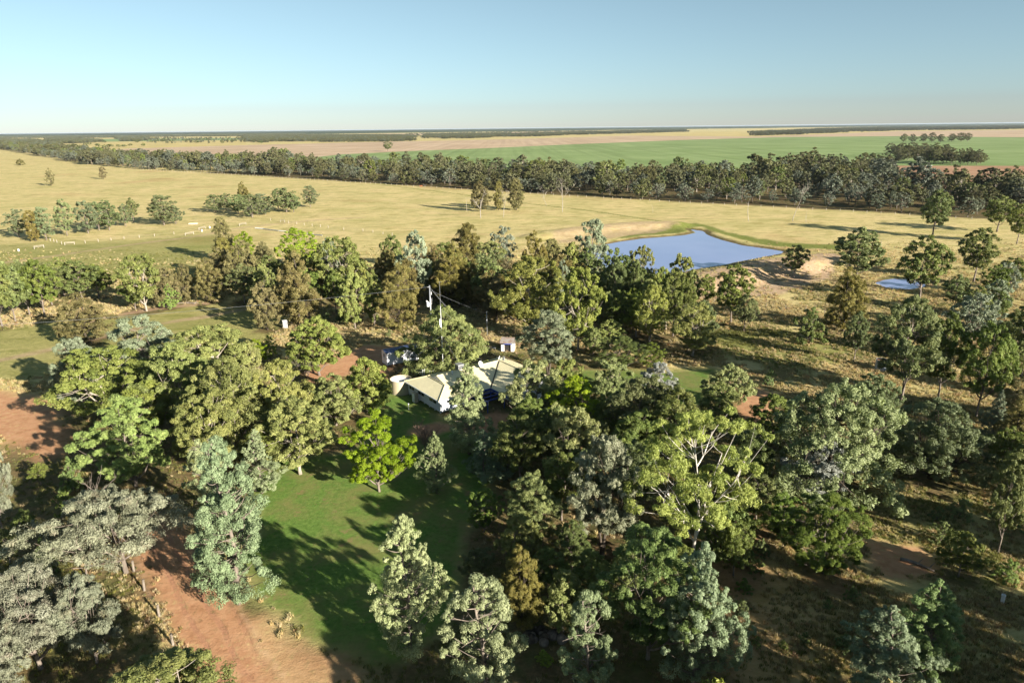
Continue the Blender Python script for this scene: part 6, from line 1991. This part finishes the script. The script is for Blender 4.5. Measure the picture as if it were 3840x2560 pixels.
def machine_wheels(o, spec):
    for x, s, r, wd in spec:
        wh = MB().lathe([(.001, -wd / 2), (r * .94, -wd / 2), (r, -wd / 4), (r, wd / 4), (r * .94, wd / 2), (.001, wd / 2)], 18).build('wheel', M_DARK, o); wh.location = (x, s, r); wh.rotation_euler = (R(90), 0, 0)
        MB().lathe([(.001, wd * .55), (r * .5, wd * .53), (r * .5, -wd * .53), (.001, -wd * .55)], 12).build('rim', M_STEEL, wh)
o = empty('tractor', at('tractor'), R(170)); tag(o, 'dark tractor parked on the brown field at the left of the machines', 'tractor')
extrude([(-.4, 1.0), (2.6, 1.0), (2.7, 1.3), (2.6, 1.9), (.3, 2.0), (-.4, 2.0)], -.5, .5, 'bonnet', M_STEEL, o); cb2 = extrude([(-1.6, 1.2), (-.1, 1.2), (-.2, 3.1), (-1.5, 3.1)], -.8, .8, 'cab', M_GLASS, o); MB().span(-1.8, .0, -.95, .95, 3.1, 3.25).build('cab_roof', M_STEEL, cb2)
MB().tube([(1.4, .2, 1.9), (1.4, .2, 3.0)], .06, 6).build('exhaust', M_DARK, o); machine_wheels(o, [(-1.0, 1.15, .95, .6), (-1.0, -1.15, .95, .6), (1.9, .95, .6, .4), (1.9, -.95, .6, .4)])
o = empty('tank_trailer', at('trailer'), R(165)); tag(o, 'silver tank trailer parked beside the tractor on the brown field', 'trailer')
tk = MB().lathe([(.001, -2.6), (.8, -2.55), (1.1, -2.3), (1.1, 2.3), (.8, 2.55), (.001, 2.6)], 20).build('tank', M_GALV, o, smooth=True); tk.location = (0, 0, 2.0); tk.rotation_euler = (0, R(90), 0)
MB().span(-3.4, 2.6, -.5, .5, .75, .95).build('chassis', M_DARK, o); MB().tube([(0, 0, 3.0), (0, 0, 3.3)], .3, 10).build('hatch', M_STEEL, o); machine_wheels(o, [(.9, .9, .5, .35), (.9, -.9, .5, .35), (2.0, .9, .5, .35), (2.0, -.9, .5, .35)])
M_ORANGE = flat_mat('orange_paint', (.45, .10, .03), .5, .2)
o = empty('farm_implement', at('orange'), R(10)); tag(o, 'orange farm implement on the brown field nearest the belt', 'implement')
fr_ = MB()
for y in (-1.0, 0, 1.0): fr_.span(-3.0, 3.0, y - .08, y + .08, .8, .95)
for x in (-2.8, 0, 2.8): fr_.span(x - .08, x + .08, -.92, -.08, .8, .95); fr_.span(x - .08, x + .08, .08, .92, .8, .95)
fr_.build('frame', M_ORANGE, o)
for k in range(9): MB().tube([(-2.8 + k * .7, -1.0 + (k % 3), .85), (-2.8 + k * .7, -1.1 + (k % 3), .3), (-2.7 + k * .7, -.8 + (k % 3), .02)], .06, 5).build('tine', M_RUST, o)
MB().box((0, 0, 1.5), (1.6, 1.2, 1.1)).build('hopper', M_ORANGE, o, bevel=.08); machine_wheels(o, [(-2.6, .5, .4, .25), (2.6, .5, .4, .25)])
o = empty('disc_plough', at('dark'), 0); tag(o, 'dark machine at the far edge of the brown field by the grove', 'implement')
MB().span(-3, 3, -.15, .15, .9, 1.15).build('beam', M_DARK, o); MB().box((0, 0, 1.5), (2.2, 1.4, .9)).build('bin', M_DARK, o, bevel=.1)
for k in range(8):
    d_ = MB().lathe([(.001, .06), (.3, .03), (.5, -.05)], 14).build('disc', M_STEEL, o); d_.location = (-2.8 + k * .8, -.4, .5); d_.rotation_euler = (R(80), 0, .4)
machine_wheels(o, [(-2.2, .7, .45, .3), (2.2, .7, .45, .3)])

# ------------------------------------------------------------------ small things near the homestead
def log(name, a, b, r, label):
    o = empty(name, (a[0], a[1], ground_z(*a))); tag(o, label, 'log')
    v = Vector((b[0] - a[0], b[1] - a[1], 0)); sd = Vector((-v.y, v.x, 0)).normalized()
    MB().tube([tuple(v * f + sd * math.sin(f * 4) * .2 + Vector((0, 0, r * .8))) for f in (0, .2, .4, .6, .8, 1)], [r, r * .95, r * .85, r * .75, r * .6, r * .4], 8).build('trunk', BARK['grey'], o, smooth=True)
    for f, s in ((.5, 1), (.7, -1), (.85, 1)): MB().tube([tuple(v * f + Vector((0, 0, r))), tuple(v * (f + .12) + sd * s * r * 4 + Vector((0, 0, r * 3)))], [r * .35, r * .1], 5).build('branch', BARK['grey'], o)
log('fallen_log', SPOT['log_a'], SPOT['log_b'], .22, 'fallen log on the bare red soil at the lower right')
lx_, ly_ = SPOT['logpile']
log('fallen_log', (lx_ - 3, ly_), (lx_ + 3.2, ly_ + .8), .22, 'grey fallen branch at the far edge of the mown strip, longer one')
log('fallen_log', (lx_ - 1.0, ly_ + 1.2), (lx_ + 3.0, ly_ - .6), .16, 'grey fallen branch at the far edge of the mown strip, thinner one')
o = empty('old_refrigerator', at('box'), R(30)); tag(o, 'white upright box with dark front beside the splintered stump', 'refrigerator')
MB().span(-.55, .55, -.5, .5, 0, 1.9).build('body', M_WHITE, o, bevel=.06); MB().span(-.5, .5, -.54, -.505, .1, 1.8).build('door', M_STEEL, o); MB().span(.36, .42, -.6, -.55, .8, 1.2).build('handle', M_GALV, o)
o = empty('pipe_stub', at('stub')); tag(o, 'short white pipe standing in the dark grass at the lower right', 'pipe')
MB().lathe([(.17, -.2), (.17, .8), (.2, .8), (.2, .95), (.14, .95), (.14, .75), (.001, .75)], 14).build('pipe', M_WHITE, o)
o = empty('garden_post', at('ornament')); tag(o, 'small whitish garden post on the shaded lawn by the house', 'post')
MB().tube([(0, 0, -.1), (0, 0, .9)], .05, 7).build('shaft', M_TRIM, o); MB().lathe([(.001, 1.15), (.1, 1.08), (.12, .98), (.06, .9), (.001, .9)], 10).build('knob', M_WALL, o)
hx, hy = SPOT['heap']
hrnd = random.Random(3)
for k in range(16):
    bm = bmesh.new(); bmesh.ops.create_icosphere(bm, subdivisions=2, radius=1)
    sx = [hrnd.uniform(.25, .6) for _ in range(3)]
    for v in bm.verts: v.co = Vector((v.co.x * sx[0], v.co.y * sx[1], v.co.z * sx[2])) * (1 + .3 * float(fnoise(np.array([v.co.x * 3 + k * 9]), np.array([v.co.y * 3 + v.co.z * 2]), 1.3)[0]))
    me = bpy.data.meshes.new('rock'); bm.to_mesh(me); bm.free()
    me.materials.append(BARK['dark'] if k % 2 else BARK['grey'])
    o = link('rock', me); x, y = hx + hrnd.gauss(0, .9), hy + hrnd.gauss(0, .6)
    o.location = (x, y, .12 + .35 * max(0, 1 - math.hypot(x - hx, y - hy))); o.rotation_euler = (hrnd.random(), hrnd.random(), hrnd.random() * 6)
    tag(o, 'dark rock in the small heap between the bottom cypress pines', 'rock', 'heap of dark rocks')

# ------------------------------------------------------------------ air
hz = MB().span(-30000, 30000, -120, 52500, -3.0, 48.0).build('haze', flat_mat('air', (.8, .8, .8)))
hm_ = bpy.data.materials.new('pale_haze'); hm_.use_nodes = True
hn = hm_.node_tree.nodes
hn.remove(hn["Principled BSDF"])
pv = hn.new("ShaderNodeVolumePrincipled")
pv.inputs["Color"].default_value = (.72, .84, 1.0, 1); pv.inputs["Density"].default_value = 1.7e-5; pv.inputs["Anisotropy"].default_value = .1
hm_.node_tree.links.new(pv.outputs[0], hn["Material Output"].inputs["Volume"])
hz.data.materials[0] = hm_
tag(hz, 'thin pale air haze over the plain', 'haze', None, 'stuff')
sc.cycles.volume_bounces = 0

tot = 0
for me in bpy.data.meshes: tot += sum(1 for _ in ()) + (len(me.loops) - 2 * len(me.polygons))
print('triangles in mesh data', tot)
